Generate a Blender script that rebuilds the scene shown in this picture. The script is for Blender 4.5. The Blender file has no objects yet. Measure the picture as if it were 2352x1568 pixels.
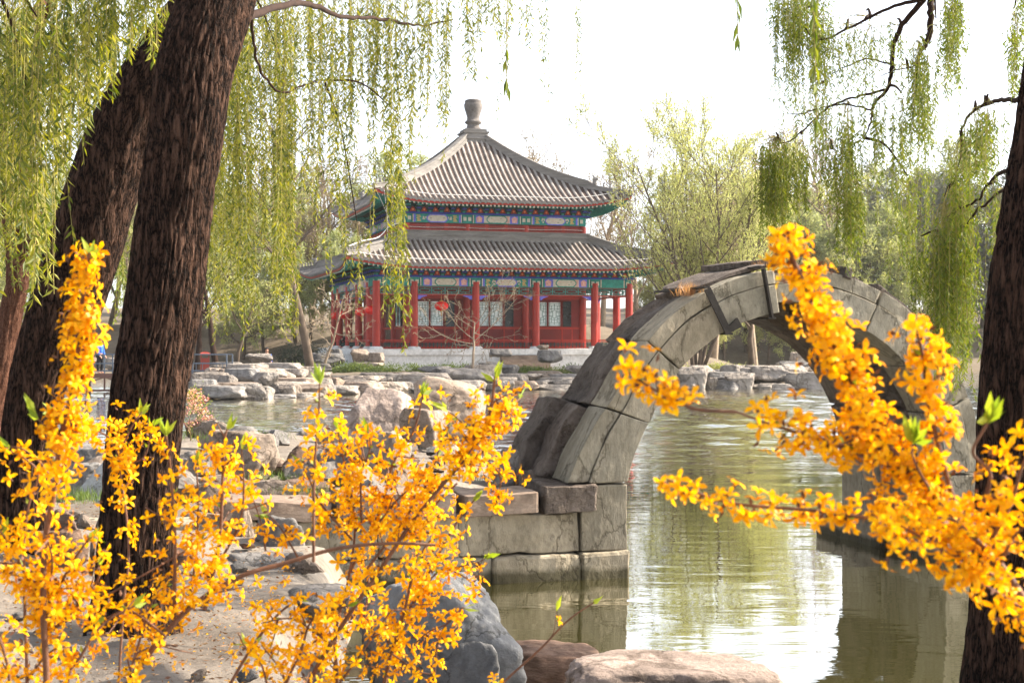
import bpy, bmesh, math, random
import numpy as np
from mathutils import Vector, Matrix, noise

scene = bpy.context.scene
COL = scene.collection
RAD = math.radians

# ------------------------------------------------------------------ camera, sky, sun, exposure
EYE = 2.5                       # eye height above the water (water lies at z = 0)
F = 50.0 / 36.0 * 2352.0        # focal length in units of the 2352-wide picture used for measuring
cam_data = bpy.data.cameras.new('camera')
cam = bpy.data.objects.new('camera', cam_data)
COL.objects.link(cam)
cam.location = (0, 0, EYE)
cam.rotation_euler = (RAD(90), 0, 0)
cam_data.lens = 50.0
cam_data.sensor_width = 36.0
cam_data.clip_start = 0.05
cam_data.clip_end = 6000
cam_data.dof.use_dof = True
cam_data.dof.focus_distance = 9.5
cam_data.dof.aperture_fstop = 14
scene.camera = cam

SUN_EL = 38.0
SUN_AZ = 76.0                   # degrees from +Y towards +X
world = bpy.data.worlds.new('World')
scene.world = world
world.use_nodes = True
wn = world.node_tree
sky = wn.nodes.new('ShaderNodeTexSky')
sky.sky_type = 'NISHITA'
sky.sun_disc = False
sky.sun_elevation = RAD(SUN_EL)
sky.sun_rotation = RAD(SUN_AZ)
sky.air_density = 0.75
sky.dust_density = 2.0
sky.ozone_density = 1.0
hs = wn.nodes.new('ShaderNodeHueSaturation')          # a hazy, milky spring sky
hs.inputs['Saturation'].default_value = 0.42
wn.links.new(sky.outputs[0], hs.inputs['Color'])
wn.links.new(hs.outputs[0], wn.nodes['Background'].inputs[0])
wn.nodes['Background'].inputs[1].default_value = 0.15
sl = bpy.data.lights.new('sun', 'SUN')
sl.energy = 5.0
sl.angle = RAD(0.5)
sl.color = (1.0, 0.90, 0.76)
sun = bpy.data.objects.new('sun', sl)
COL.objects.link(sun)
sd = Vector((math.sin(RAD(SUN_AZ)) * math.cos(RAD(SUN_EL)), math.cos(RAD(SUN_AZ)) * math.cos(RAD(SUN_EL)), math.sin(RAD(SUN_EL))))
sun.rotation_euler = sd.to_track_quat('Z', 'Y').to_euler()
sun.location = sd * 60
scene.view_settings.view_transform = 'Standard'
scene.view_settings.look = 'None'
scene.view_settings.gamma = 1.0
scene.view_settings.exposure = 1.68
scene.cycles.use_denoising = True
scene.cycles.max_bounces = 8
scene.cycles.diffuse_bounces = 3
scene.cycles.glossy_bounces = 3
scene.cycles.transmission_bounces = 4
scene.cycles.volume_bounces = 0
scene.cycles.sample_clamp_indirect = 6.0
scene.cycles.blur_glossy = 0.5

# ------------------------------------------------------------------ helpers
def at(px, py, Y):
    return np.array(((px - 1176.0) / F * Y, Y, EYE - (py - 784.0) / F * Y))

def onz(px, py, z):
    Y = (EYE - z) * F / (py - 784.0)
    return np.array(((px - 1176.0) / F * Y, Y, z))

class MB:
    """collects polygons, then links them as one mesh object"""
    def __init__(s):
        s.v = []; s.f = {3: [], 4: []}; s.mi = {3: [], 4: []}; s.n = 0; s.big = []
    def add(s, v, f, mi=0):
        v = np.asarray(v, float).reshape(-1, 3); f = np.asarray(f, int)
        if not len(f): return
        k = f.shape[1]
        s.v.append(v); s.f[k].append(f + s.n)
        s.mi[k].append(np.full(len(f), mi, int)); s.n += len(v)
    def ngon(s, v, mi=0):
        v = np.asarray(v, float)
        s.v.append(v); s.big.append((list(range(s.n, s.n + len(v))), mi)); s.n += len(v)
    def box(s, c, d, mi=0, rz=0.0):
        x, y, z = [q / 2.0 for q in d]
        v = np.array([(-x, -y, -z), (x, -y, -z), (x, y, -z), (-x, y, -z), (-x, -y, z), (x, -y, z), (x, y, z), (-x, y, z)])
        if rz:
            cc, ss = math.cos(rz), math.sin(rz)
            v = np.stack([v[:, 0] * cc - v[:, 1] * ss, v[:, 0] * ss + v[:, 1] * cc, v[:, 2]], 1)
        s.add(v + np.asarray(c, float), [(0, 3, 2, 1), (4, 5, 6, 7), (0, 1, 5, 4), (1, 2, 6, 5), (2, 3, 7, 6), (3, 0, 4, 7)], mi)
    def bar(s, a, b, w, h, mi=0):
        a = np.asarray(a, float); b = np.asarray(b, float); d = b - a; L = np.linalg.norm(d) + 1e-9; d = d / L
        up = np.array((0, 0, 1.0)) if abs(d[2]) < 0.95 else np.array((0, 1.0, 0))
        r = np.cross(d, up); r /= np.linalg.norm(r); u = np.cross(r, d)
        v = [p + r * i * w / 2 + u * j * h / 2 for p in (a, b) for i, j in ((-1, -1), (1, -1), (1, 1), (-1, 1))]
        s.add(v, [(0, 1, 2, 3), (7, 6, 5, 4), (0, 4, 5, 1), (1, 5, 6, 2), (2, 6, 7, 3), (3, 7, 4, 0)], mi)
    def tube(s, pts, rad, sides=6, mi=0, cap=True):
        pts = np.asarray(pts, float); n = len(pts); rad = np.broadcast_to(np.asarray(rad, float), (n,))
        T = np.gradient(pts, axis=0); T /= (np.linalg.norm(T, axis=1)[:, None] + 1e-12)
        ref = np.array((0.0, 0, 1)) if abs(T[0][2]) < 0.9 else np.array((1.0, 0, 0))
        N = np.zeros_like(pts)
        a = np.cross(T[0], ref); a /= np.linalg.norm(a)
        for i in range(n):
            a = a - T[i] * a.dot(T[i]); a /= (np.linalg.norm(a) + 1e-12); N[i] = a
        B = np.cross(T, N)
        th = np.arange(sides) / sides * 2 * math.pi
        v = pts[:, None] + rad[:, None, None] * (N[:, None] * np.cos(th)[None, :, None] + B[:, None] * np.sin(th)[None, :, None])
        i = np.arange(n - 1)[:, None] * sides; j = np.arange(sides)[None]
        f = np.stack([i + j, i + (j + 1) % sides, i + sides + (j + 1) % sides, i + sides + j], -1).reshape(-1, 4)
        s.add(v.reshape(-1, 3), f, mi)
        if cap:
            s.ngon(v[0][::-1], mi); s.ngon(v[-1], mi)
    def lathe(s, c, prof, sides=20, mi=0):
        c = np.asarray(c, float); th = np.arange(sides) / sides * 2 * math.pi
        v = np.array([[(r * math.cos(t), r * math.sin(t), z) for t in th] for r, z in prof]).reshape(-1, 3) + c
        n = len(prof); i = np.arange(n - 1)[:, None] * sides; j = np.arange(sides)[None]
        s.add(v, np.stack([i + j, i + (j + 1) % sides, i + sides + (j + 1) % sides, i + sides + j], -1).reshape(-1, 4), mi)
        if prof[-1][0] > 1e-3: s.ngon(v[-sides:], mi)
        if prof[0][0] > 1e-3: s.ngon(v[:sides][::-1], mi)
    def build(s, name, mats, parent=None, smooth=False, off=(0, 0, 0)):
        v = np.concatenate(s.v) - np.asarray(off, float)
        me = bpy.data.meshes.new(name)
        nf = sum(len(x) for k in (3, 4) for x in s.f[k])
        loops, tot, mi = [], [], []
        for k in (3, 4):
            for f, m in zip(s.f[k], s.mi[k]):
                loops.append(f.reshape(-1)); tot.append(np.full(len(f), k)); mi.append(m)
        for f, m in s.big:
            loops.append(np.array(f)); tot.append(np.array([len(f)])); mi.append(np.array([m]))
        loops = np.concatenate(loops); tot = np.concatenate(tot); mi = np.concatenate(mi)
        me.vertices.add(len(v)); me.vertices.foreach_set('co', v.reshape(-1).astype(np.float32))
        me.loops.add(len(loops)); me.loops.foreach_set('vertex_index', loops.astype(np.int32))
        me.polygons.add(len(tot))
        st = np.concatenate([[0], np.cumsum(tot)[:-1]])
        me.polygons.foreach_set('loop_start', st.astype(np.int32))
        me.polygons.foreach_set('loop_total', tot.astype(np.int32))
        me.polygons.foreach_set('material_index', mi.astype(np.int32))
        me.polygons.foreach_set('use_smooth', np.full(len(tot), smooth))
        me.update(calc_edges=True)
        for m in (mats if isinstance(mats, (list, tuple)) else [mats]):
            me.materials.append(m)
        o = bpy.data.objects.new(name, me); COL.objects.link(o)
        if parent is not None: o.parent = parent
        return o

def tag(o, label, cat, group=None):
    o['label'] = label; o['category'] = cat
    if group: o['group'] = group
    return o

def thing(name, label, cat, loc=(0, 0, 0), rz=0.0, group=None):
    o = bpy.data.objects.new(name, None); COL.objects.link(o)
    o.empty_display_size = 0.2
    o.location = tuple(float(q) for q in loc); o.rotation_euler = (0, 0, rz)
    return tag(o, label, cat, group)

def dup(root, loc, rz=0.0, sc=1.0, label=None, group=None):
    kids = list(root.children)
    r = root.copy(); COL.objects.link(r)
    r.location = tuple(float(q) for q in loc); r.rotation_euler = (0, 0, rz)
    r.scale = (sc, sc, sc) if not isinstance(sc, (tuple, list)) else sc
    if label: r['label'] = label
    if group: r['group'] = group
    for ch in kids:
        c = ch.copy(); COL.objects.link(c); c.parent = r
        for g in ch.children:
            d = g.copy(); COL.objects.link(d); d.parent = c
    return r

def structure(o):
    o['kind'] = 'structure'; return o

def spline(P, n):
    """Catmull-Rom through P (k x d), n samples per span"""
    P = np.asarray(P, float); Q = np.vstack([2 * P[0] - P[1], P, 2 * P[-1] - P[-2]]); out = []
    for i in range(1, len(Q) - 2):
        t = (np.arange(n) / n)[:, None]
        a, b, c, d = Q[i - 1], Q[i], Q[i + 1], Q[i + 2]
        out.append(0.5 * (2 * b + (c - a) * t + (2 * a - 5 * b + 4 * c - d) * t ** 2 + (3 * b - a - 3 * c + d) * t ** 3))
    out.append(P[-1:]); return np.vstack(out)

# ------------------------------------------------------------------ materials
def nt(name):
    m = bpy.data.materials.new(name); m.use_nodes = True
    return m, m.node_tree, m.node_tree.nodes['Principled BSDF']

def ramp(t, stops):
    r = t.nodes.new('ShaderNodeValToRGB'); e = r.color_ramp.elements
    while len(e) < len(stops): e.new(0.5)
    for q, (p, c) in zip(e, stops): q.position = p; q.color = (*c, 1)
    return r

def mapping(t, scale, coord='Object', rot=(0, 0, 0)):
    tc = t.nodes.new('ShaderNodeTexCoord'); mp = t.nodes.new('ShaderNodeMapping')
    mp.inputs['Scale'].default_value = scale; mp.inputs['Rotation'].default_value = rot
    t.links.new(tc.outputs[coord], mp.inputs[0]); return mp

def noise_node(t, vec, sc, det=8, rough=0.6, dist=0.0):
    n = t.nodes.new('ShaderNodeTexNoise'); n.inputs['Scale'].default_value = sc
    n.inputs['Detail'].default_value = det; n.inputs['Roughness'].default_value = rough; n.inputs['Distortion'].default_value = dist
    t.links.new(vec.outputs[0], n.inputs['Vector']); return n

def bump(t, b, h, strength, dist, prev=None):
    n = t.nodes.new('ShaderNodeBump'); n.inputs['Strength'].default_value = strength; n.inputs['Distance'].default_value = dist
    t.links.new(h, n.inputs['Height'])
    if prev: t.links.new(prev.outputs[0], n.inputs['Normal'])
    t.links.new(n.outputs[0], b.inputs['Normal']); return n

def stone(name, c1, c2, c3, sc=1.5, bsc=14.0, bstr=0.6, bdist=0.02, rough=0.9, stretch=(1, 1, 1), rot=(0, 0, 0), spots=None, objvar=True, cracks=0.0):
    """mottled stone: three colours mixed by large noise, fine grain bump"""
    m, t, b = nt(name)
    mp = mapping(t, stretch, rot=rot)
    n1 = noise_node(t, mp, sc, 9, 0.62, 0.4)
    r = ramp(t, [(0.30, c1), (0.50, c2), (0.70, c3)])
    t.links.new(n1.outputs[0], r.inputs[0])
    n2 = noise_node(t, mp, bsc, 10, 0.7)
    mx = t.nodes.new('ShaderNodeMix'); mx.data_type = 'RGBA'; mx.blend_type = 'MULTIPLY'; mx.inputs[0].default_value = 0.55
    r2 = ramp(t, [(0.30, (0.45, 0.43, 0.41)), (0.62, (1.15, 1.15, 1.15))])
    t.links.new(n2.outputs[0], r2.inputs[0])
    t.links.new(r.outputs[0], mx.inputs[6]); t.links.new(r2.outputs[0], mx.inputs[7])
    out = mx.outputs[2]
    if spots:
        n3 = noise_node(t, mp, sc * 2.7, 7, 0.75)
        r3 = ramp(t, [(0.60, (0, 0, 0)), (0.72, (1, 1, 1))]); t.links.new(n3.outputs[0], r3.inputs[0])
        m3 = t.nodes.new('ShaderNodeMix'); m3.data_type = 'RGBA'
        t.links.new(r3.outputs[0], m3.inputs[0]); t.links.new(out, m3.inputs[6]); m3.inputs[7].default_value = (*spots, 1)
        out = m3.outputs[2]
    if objvar:
        oi = t.nodes.new('ShaderNodeObjectInfo')
        r4 = ramp(t, [(0, (0.78, 0.76, 0.74)), (0.5, (1, 1, 1)), (1, (1.12, 1.04, 0.96))]); t.links.new(oi.outputs['Random'], r4.inputs[0])
        m4 = t.nodes.new('ShaderNodeMix'); m4.data_type = 'RGBA'; m4.blend_type = 'MULTIPLY'; m4.inputs[0].default_value = 1.0
        t.links.new(out, m4.inputs[6]); t.links.new(r4.outputs[0], m4.inputs[7]); out = m4.outputs[2]
    hgt = None
    if cracks:
        vo = t.nodes.new('ShaderNodeTexVoronoi'); vo.feature = 'DISTANCE_TO_EDGE'; vo.inputs['Scale'].default_value = cracks
        dn = noise_node(t, mp, cracks * 2.5, 6, 0.65); dm = t.nodes.new('ShaderNodeMix'); dm.data_type = 'RGBA'; dm.blend_type = 'LINEAR_LIGHT'; dm.inputs[0].default_value = 0.22
        t.links.new(mp.outputs[0], dm.inputs[6]); t.links.new(dn.outputs['Color'], dm.inputs[7]); t.links.new(dm.outputs[2], vo.inputs['Vector'])
        rc = ramp(t, [(0.0, (0.35, 0.33, 0.30)), (0.028, (1, 1, 1))]); t.links.new(vo.outputs[0], rc.inputs[0]); hgt = rc
        mc = t.nodes.new('ShaderNodeMix'); mc.data_type = 'RGBA'; mc.blend_type = 'MULTIPLY'; mc.inputs[0].default_value = 0.75
        t.links.new(out, mc.inputs[6]); t.links.new(rc.outputs[0], mc.inputs[7]); out = mc.outputs[2]
    t.links.new(out, b.inputs['Base Color'])
    b.inputs['Roughness'].default_value = rough; b.inputs['Specular IOR Level'].default_value = 0.2
    n4 = noise_node(t, mp, sc * 3, 12, 0.68)
    b1 = bump(t, b, n4.outputs[0], bstr, bdist * 2.5)
    b2 = bump(t, b, n2.outputs[0], bstr * 0.8, bdist, b1)
    if hgt: bump(t, b, hgt.outputs[0], 0.6, 0.012, b2)
    return m

def wet_edge(m):
    """dark damp band along the waterline"""
    t = m.node_tree; b = t.nodes['Principled BSDF']; src = b.inputs['Base Color'].links[0].from_socket
    tc = t.nodes.new('ShaderNodeTexCoord'); sp = t.nodes.new('ShaderNodeSeparateXYZ'); t.links.new(tc.outputs['Object'], sp.inputs[0])
    mp = mapping(t, (1, 1, .5)); n = noise_node(t, mp, 5, 5, .6)
    ma = t.nodes.new('ShaderNodeMath'); ma.operation = 'MULTIPLY_ADD'; ma.inputs[1].default_value = -.16; t.links.new(n.outputs[0], ma.inputs[0]); t.links.new(sp.outputs['Z'], ma.inputs[2])
    r = ramp(t, [(.0, (.30, .30, .24)), (.07, (1, 1, 1))]); t.links.new(ma.outputs[0], r.inputs[0])
    mx = t.nodes.new('ShaderNodeMix'); mx.data_type = 'RGBA'; mx.blend_type = 'MULTIPLY'; mx.inputs[0].default_value = 1
    t.links.new(src, mx.inputs[6]); t.links.new(r.outputs[0], mx.inputs[7]); t.links.new(mx.outputs[2], b.inputs['Base Color'])

def paint(name, c, rough=0.55, var=0.25, sc=3.0, spec=0.3, bstr=0.0, stretch=(1, 1, 1)):
    m, t, b = nt(name)
    mp = mapping(t, stretch); n = noise_node(t, mp, sc, 8, 0.65)
    r = ramp(t, [(0.3, tuple(q * (1 - var) for q in c)), (0.7, tuple(min(1, q * (1 + var)) for q in c))])
    t.links.new(n.outputs[0], r.inputs[0]); t.links.new(r.outputs[0], b.inputs['Base Color'])
    b.inputs['Roughness'].default_value = rough; b.inputs['Specular IOR Level'].default_value = spec
    if bstr: bump(t, b, n.outputs[0], bstr, 0.02)
    return m

def leafmat(name, cols, trans=0.5, rough=0.55, tint=(1.0, 1.0, 0.55), gloss=0.025):
    """thin leaf: diffuse + translucent, its colour differing from leaf to leaf"""
    m, t, b = nt(name)
    out = t.nodes['Material Output']; t.nodes.remove(b)
    g = t.nodes.new('ShaderNodeNewGeometry')
    k = len(cols) - 1
    r = ramp(t, [(i / k, c) for i, c in enumerate(cols)])
    t.links.new(g.outputs['Random Per Island'], r.inputs[0])
    d = t.nodes.new('ShaderNodeBsdfDiffuse'); tr = t.nodes.new('ShaderNodeBsdfTranslucent')
    gl = t.nodes.new('ShaderNodeBsdfGlossy'); gl.inputs['Roughness'].default_value = rough; gl.inputs[0].default_value = (1, 1, 1, 1)
    mu = t.nodes.new('ShaderNodeMix'); mu.data_type = 'RGBA'; mu.blend_type = 'MULTIPLY'; mu.inputs[0].default_value = 1
    mu.inputs[7].default_value = (*tint, 1)
    t.links.new(r.outputs[0], mu.inputs[6]); t.links.new(r.outputs[0], d.inputs[0]); t.links.new(mu.outputs[2], tr.inputs[0])
    a = t.nodes.new('ShaderNodeMixShader'); a.inputs[0].default_value = trans
    t.links.new(d.outputs[0], a.inputs[1]); t.links.new(tr.outputs[0], a.inputs[2])
    c = t.nodes.new('ShaderNodeMixShader'); c.inputs[0].default_value = gloss
    t.links.new(a.outputs[0], c.inputs[1]); t.links.new(gl.outputs[0], c.inputs[2])
    t.links.new(c.outputs[0], out.inputs[0]); return m

def barkmat(name, c1, c2, c3, sc=9.0, vs=0.22, bstr=1.0, bdist=0.03):
    m, t, b = nt(name)
    mp = mapping(t, (1, 1, vs)); mp2 = mapping(t, (1, 1, 1))
    vo = t.nodes.new('ShaderNodeTexVoronoi'); vo.feature = 'DISTANCE_TO_EDGE'; vo.inputs['Scale'].default_value = sc
    nd = noise_node(t, mp, sc * 0.9, 5, 0.6)
    ad = t.nodes.new('ShaderNodeMix'); ad.data_type = 'RGBA'; ad.blend_type = 'LINEAR_LIGHT'; ad.inputs[0].default_value = 0.09
    t.links.new(mp.outputs[0], ad.inputs[6]); t.links.new(nd.outputs['Color'], ad.inputs[7]); t.links.new(ad.outputs[2], vo.inputs['Vector'])
    n2 = noise_node(t, mp2, 30, 10, 0.7)
    mul = t.nodes.new('ShaderNodeMath'); mul.operation = 'MULTIPLY_ADD'; mul.inputs[1].default_value = 0.30
    t.links.new(n2.outputs[0], mul.inputs[0]); t.links.new(vo.outputs[0], mul.inputs[2])
    r = ramp(t, [(0.165, c1), (0.235, c2), (0.58, c3)])
    t.links.new(mul.outputs[0], r.inputs[0]); t.links.new(r.outputs[0], b.inputs['Base Color'])
    b.inputs['Roughness'].default_value = 0.9; b.inputs['Specular IOR Level'].default_value = 0.08
    bump(t, b, mul.outputs[0], bstr, bdist)
    return m

M = {}
M['bark'] = barkmat('willow_bark', (0.003, 0.002, 0.0015), (0.028, 0.015, 0.010), (0.088, 0.049, 0.033), 17, 0.21, 1.0, 0.05)
M['bark_red'] = barkmat('reddish_bark', (0.04, 0.016, 0.010), (0.11, 0.05, 0.03), (0.18, 0.09, 0.06), 26, 0.24, 0.9, 0.03)
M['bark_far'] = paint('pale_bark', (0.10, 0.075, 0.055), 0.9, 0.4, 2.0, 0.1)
M['bark_dark'] = paint('dark_twig_bark', (0.030, 0.017, 0.012), 0.9, 0.35, 6.0, 0.1)
M['twig_green'] = paint('willow_twig', (0.20, 0.17, 0.05), 0.8, 0.3, 5.0, 0.1)
M['twig_grey'] = paint('bare_twig', (0.26, 0.20, 0.14), 0.9, 0.3, 3.0, 0.1)
M['stem'] = paint('forsythia_stem', (0.13, 0.060, 0.032), 0.7, 0.45, 30.0, 0.3, 0.3)
M['leaf_willow'] = leafmat('willow_leaf', [(0.045, 0.07, 0.004), (0.11, 0.14, 0.007), (0.22, 0.225, 0.011), (0.36, 0.33, 0.02), (0.14, 0.16, 0.008), (0.07, 0.10, 0.005)], 0.55, tint=(1.0, 1.0, 0.4))
M['leaf_willow_dark'] = leafmat('willow_leaf_green', [(0.05, 0.085, 0.005), (0.11, 0.15, 0.008), (0.22, 0.24, 0.012), (0.08, 0.12, 0.006), (0.15, 0.18, 0.01)], 0.5, tint=(1, 1, .4))
M['leaf_pale'] = leafmat('pale_spring_leaf', [(0.32, 0.35, 0.10), (0.43, 0.44, 0.17), (0.50, 0.48, 0.22), (0.30, 0.33, 0.10)], 0.5, tint=(1, 1, .7))
M['leaf_far'] = leafmat('far_leaf_hazed', [(0.24, 0.285, 0.11), (0.35, 0.38, 0.17), (0.43, 0.43, 0.23), (0.23, 0.27, 0.11)], 0.5, tint=(1, 1, .7))  # leaf colour paled to imitate haze over the distant woods
M['leaf_grey'] = leafmat('grey_pine_leaf_hazed', [(0.07, 0.08, 0.07), (0.11, 0.12, 0.10), (0.15, 0.15, 0.12)], 0.3)  # lightened in the colour so these far-bank trees look hazed
M['leaf_brown'] = leafmat('brown_twig_tips', [(0.16, 0.10, 0.05), (0.24, 0.17, 0.08), (0.22, 0.20, 0.07)], 0.3)
M['leaf_juniper'] = leafmat('juniper_leaf', [(0.07, 0.11, 0.025), (0.12, 0.17, 0.035), (0.17, 0.20, 0.05)], 0.35)
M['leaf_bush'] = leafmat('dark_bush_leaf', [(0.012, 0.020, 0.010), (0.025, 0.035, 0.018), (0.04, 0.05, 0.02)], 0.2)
M['leaf_bud'] = leafmat('young_forsythia_leaf', [(0.16, 0.24, 0.015), (0.26, 0.33, 0.02), (0.34, 0.38, 0.03)], 0.5)
M['petal'] = leafmat('forsythia_petal', [(0.62, 0.22, 0.001), (0.76, 0.34, 0.001), (0.84, 0.44, 0.002), (0.90, 0.54, 0.006), (0.70, 0.29, 0.001)], 0.42, 0.4, (1.0, 0.95, 0.5), 0.008)
M['petal_pink'] = leafmat('pink_petal', [(0.70, 0.22, 0.22), (0.80, 0.40, 0.38), (0.80, 0.55, 0.50)], 0.4)
M['grass'] = leafmat('grass_blade', [(0.05, 0.10, 0.015), (0.10, 0.16, 0.02), (0.16, 0.20, 0.04)], 0.4)
M['litter'] = leafmat('dry_leaf', [(0.16, 0.07, 0.03), (0.26, 0.13, 0.06), (0.34, 0.22, 0.12)], 0.15)
M['drygrass'] = leafmat('dry_grass', [(0.45, 0.22, 0.10), (0.55, 0.32, 0.16), (0.5, 0.25, 0.12)], 0.3)
M['rock_warm'] = stone('warm_granite', (0.15, 0.115, 0.09), (0.25, 0.20, 0.16), (0.34, 0.285, 0.235), 1.6, 22, 0.9, 0.02, cracks=1.3)
M['rock_pink'] = stone('pink_granite', (0.18, 0.148, 0.128), (0.31, 0.255, 0.225), (0.45, 0.385, 0.35), 2.4, 34, 1.0, 0.024, cracks=.8, spots=(0.17, 0.13, 0.11))
M['rock_grey'] = stone('grey_limestone', (0.10, 0.095, 0.09), (0.19, 0.18, 0.17), (0.29, 0.27, 0.25), 1.5, 16, 0.9, 0.022, cracks=1.6, spots=(0.12, 0.115, 0.11))
M['rock_blue'] = stone('blue_grey_limestone', (0.10, 0.10, 0.10), (0.175, 0.176, 0.175), (0.27, 0.265, 0.255), 1.8, 12, 0.9, 0.02, cracks=1.9, spots=(0.26, 0.22, 0.18))
M['rock_brown'] = stone('brown_layered_rock', (0.075, 0.046, 0.034), (0.14, 0.092, 0.068), (0.23, 0.165, 0.125), 2.0, 14, 0.8, 0.018, stretch=(1, 1, 3.5))
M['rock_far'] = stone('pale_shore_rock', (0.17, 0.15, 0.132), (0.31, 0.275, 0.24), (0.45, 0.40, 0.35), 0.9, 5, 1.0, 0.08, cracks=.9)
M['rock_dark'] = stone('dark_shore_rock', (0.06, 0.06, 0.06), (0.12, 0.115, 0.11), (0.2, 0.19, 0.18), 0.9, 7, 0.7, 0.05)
M['arch'] = stone('weathered_arch_stone', (0.16, 0.138, 0.098), (0.28, 0.25, 0.188), (0.37, 0.335, 0.262), 1.3, 16, 1.0, 0.014, cracks=1.5, spots=(0.10, 0.085, 0.062), stretch=(1, 1, .55))
wet_edge(M['arch'])
M['arch_rough'] = stone('rough_broken_stone', (0.10, 0.08, 0.066), (0.19, 0.155, 0.13), (0.28, 0.235, 0.20), 2.2, 13, 1.0, 0.06, cracks=2.2)
M['slab'] = stone('carved_sandstone', (0.14, 0.095, 0.07), (0.22, 0.165, 0.125), (0.30, 0.235, 0.185), 1.6, 20, 0.5, 0.01, stretch=(1, 1, 2.2))
M['stele'] = stone('blue_stone_slab', (0.20, 0.22, 0.235), (0.27, 0.29, 0.305), (0.34, 0.355, 0.36), 1.2, 24, 0.3, 0.004)
M['iron'] = paint('rusty_iron', (0.030, 0.024, 0.019), 0.75, 0.5, 9, 0.3, 0.4)
M['ground'] = stone('trodden_earth', (0.10, 0.080, 0.062), (0.185, 0.155, 0.125), (0.265, 0.23, 0.19), 0.55, 9, 0.9, 0.03, objvar=False, spots=(0.10, 0.065, 0.045))
M['farground'] = stone('dry_bank_earth', (0.09, 0.068, 0.045), (0.14, 0.11, 0.078), (0.19, 0.155, 0.11), 0.12, 2.2, 0.6, 0.05, objvar=False)
M['lakebed'] = paint('lake_mud', (0.06, 0.055, 0.035), 0.9)
M['platform'] = stone('white_marble_platform', (0.48, 0.47, 0.45), (0.62, 0.61, 0.59), (0.70, 0.69, 0.67), 0.7, 5, 0.15, 0.01, objvar=False)
M['tile'] = stone('grey_roof_tile', (0.165, 0.146, 0.13), (0.255, 0.228, 0.205), (0.35, 0.315, 0.283), 1.4, 9, 0.3, 0.01, 0.8, objvar=False)
M['tile_bed'] = stone('tile_channel', (0.038, 0.024, 0.019), (0.066, 0.043, 0.035), (0.10, 0.068, 0.056), 1.4, 9, 0.3, 0.01, 0.85, objvar=False)
M['ridge'] = stone('grey_ridge_brick', (0.13, 0.12, 0.108), (0.185, 0.172, 0.158), (0.25, 0.232, 0.212), 1.2, 9, 0.3, 0.01, 0.85, stretch=(0.4, 0.4, 3), objvar=False)
M['finial'] = stone('grey_finial', (0.085, 0.075, 0.068), (0.125, 0.112, 0.104), (0.18, 0.163, 0.15), 1.4, 9, 0.3, 0.01, objvar=False)
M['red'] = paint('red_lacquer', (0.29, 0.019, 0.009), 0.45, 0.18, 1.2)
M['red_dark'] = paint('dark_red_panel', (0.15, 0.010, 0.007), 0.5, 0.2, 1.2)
M['blue'] = paint('painted_blue', (0.022, 0.035, 0.26), 0.6, 0.25, 4)
M['violet'] = paint('painted_violet_blue', (0.12, 0.12, 0.50), 0.6, 0.25, 5)
M['teal'] = paint('painted_teal', (0.018, 0.19, 0.155), 0.6, 0.35, 5)
M['teal_dark'] = paint('dark_teal', (0.008, 0.038, 0.036), 0.7, 0.5, 5)
M['cream'] = paint('painted_cream', (0.46, 0.42, 0.34), 0.7, 0.2, 5)
M['pinkp'] = paint('painted_pink', (0.55, 0.30, 0.26), 0.7, 0.3, 7)
M['gold'] = paint('painted_gold', (0.60, 0.34, 0.08), 0.6, 0.3, 7)
M['orange'] = paint('painted_orange', (0.62, 0.17, 0.05), 0.6, 0.2, 7)
M['lattice'] = paint('green_lattice', (0.06, 0.17, 0.15), 0.6, 0.25, 5)
M['darkpane'] = paint('dark_pane', (0.012, 0.016, 0.018), 0.25, 0.3, 3, 0.5)
M['pane'] = paint('paper_window_pane', (0.74, 0.82, 0.82), 0.5, 0.06, 1.5, 0.3)
M['lantern'] = paint('red_silk', (0.72, 0.018, 0.012), 0.5, 0.12, 5)
M['wire'] = paint('white_cable', (0.62, 0.60, 0.57), 0.6, 0.1)
M['woodbrown'] = paint('brown_painted_steel', (0.12, 0.06, 0.045), 0.6, 0.25)
M['steelblue'] = paint('blue_grey_rail', (0.10, 0.12, 0.15), 0.5, 0.2)
M['skin'] = paint('skin', (0.45, 0.24, 0.16), 0.6, 0.08)
M['hair'] = paint('black_hair', (0.012, 0.010, 0.010), 0.6, 0.2)
M['cloth_blue'] = paint('blue_jacket', (0.035, 0.13, 0.50), 0.8, 0.15)
M['cloth_black'] = paint('black_cloth', (0.012, 0.012, 0.014), 0.85, 0.2)
M['cloth_red'] = paint('dark_red_cloth', (0.16, 0.03, 0.03), 0.85, 0.2)
M['bin'] = paint('red_brown_bin', (0.28, 0.05, 0.035), 0.6, 0.2)

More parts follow.
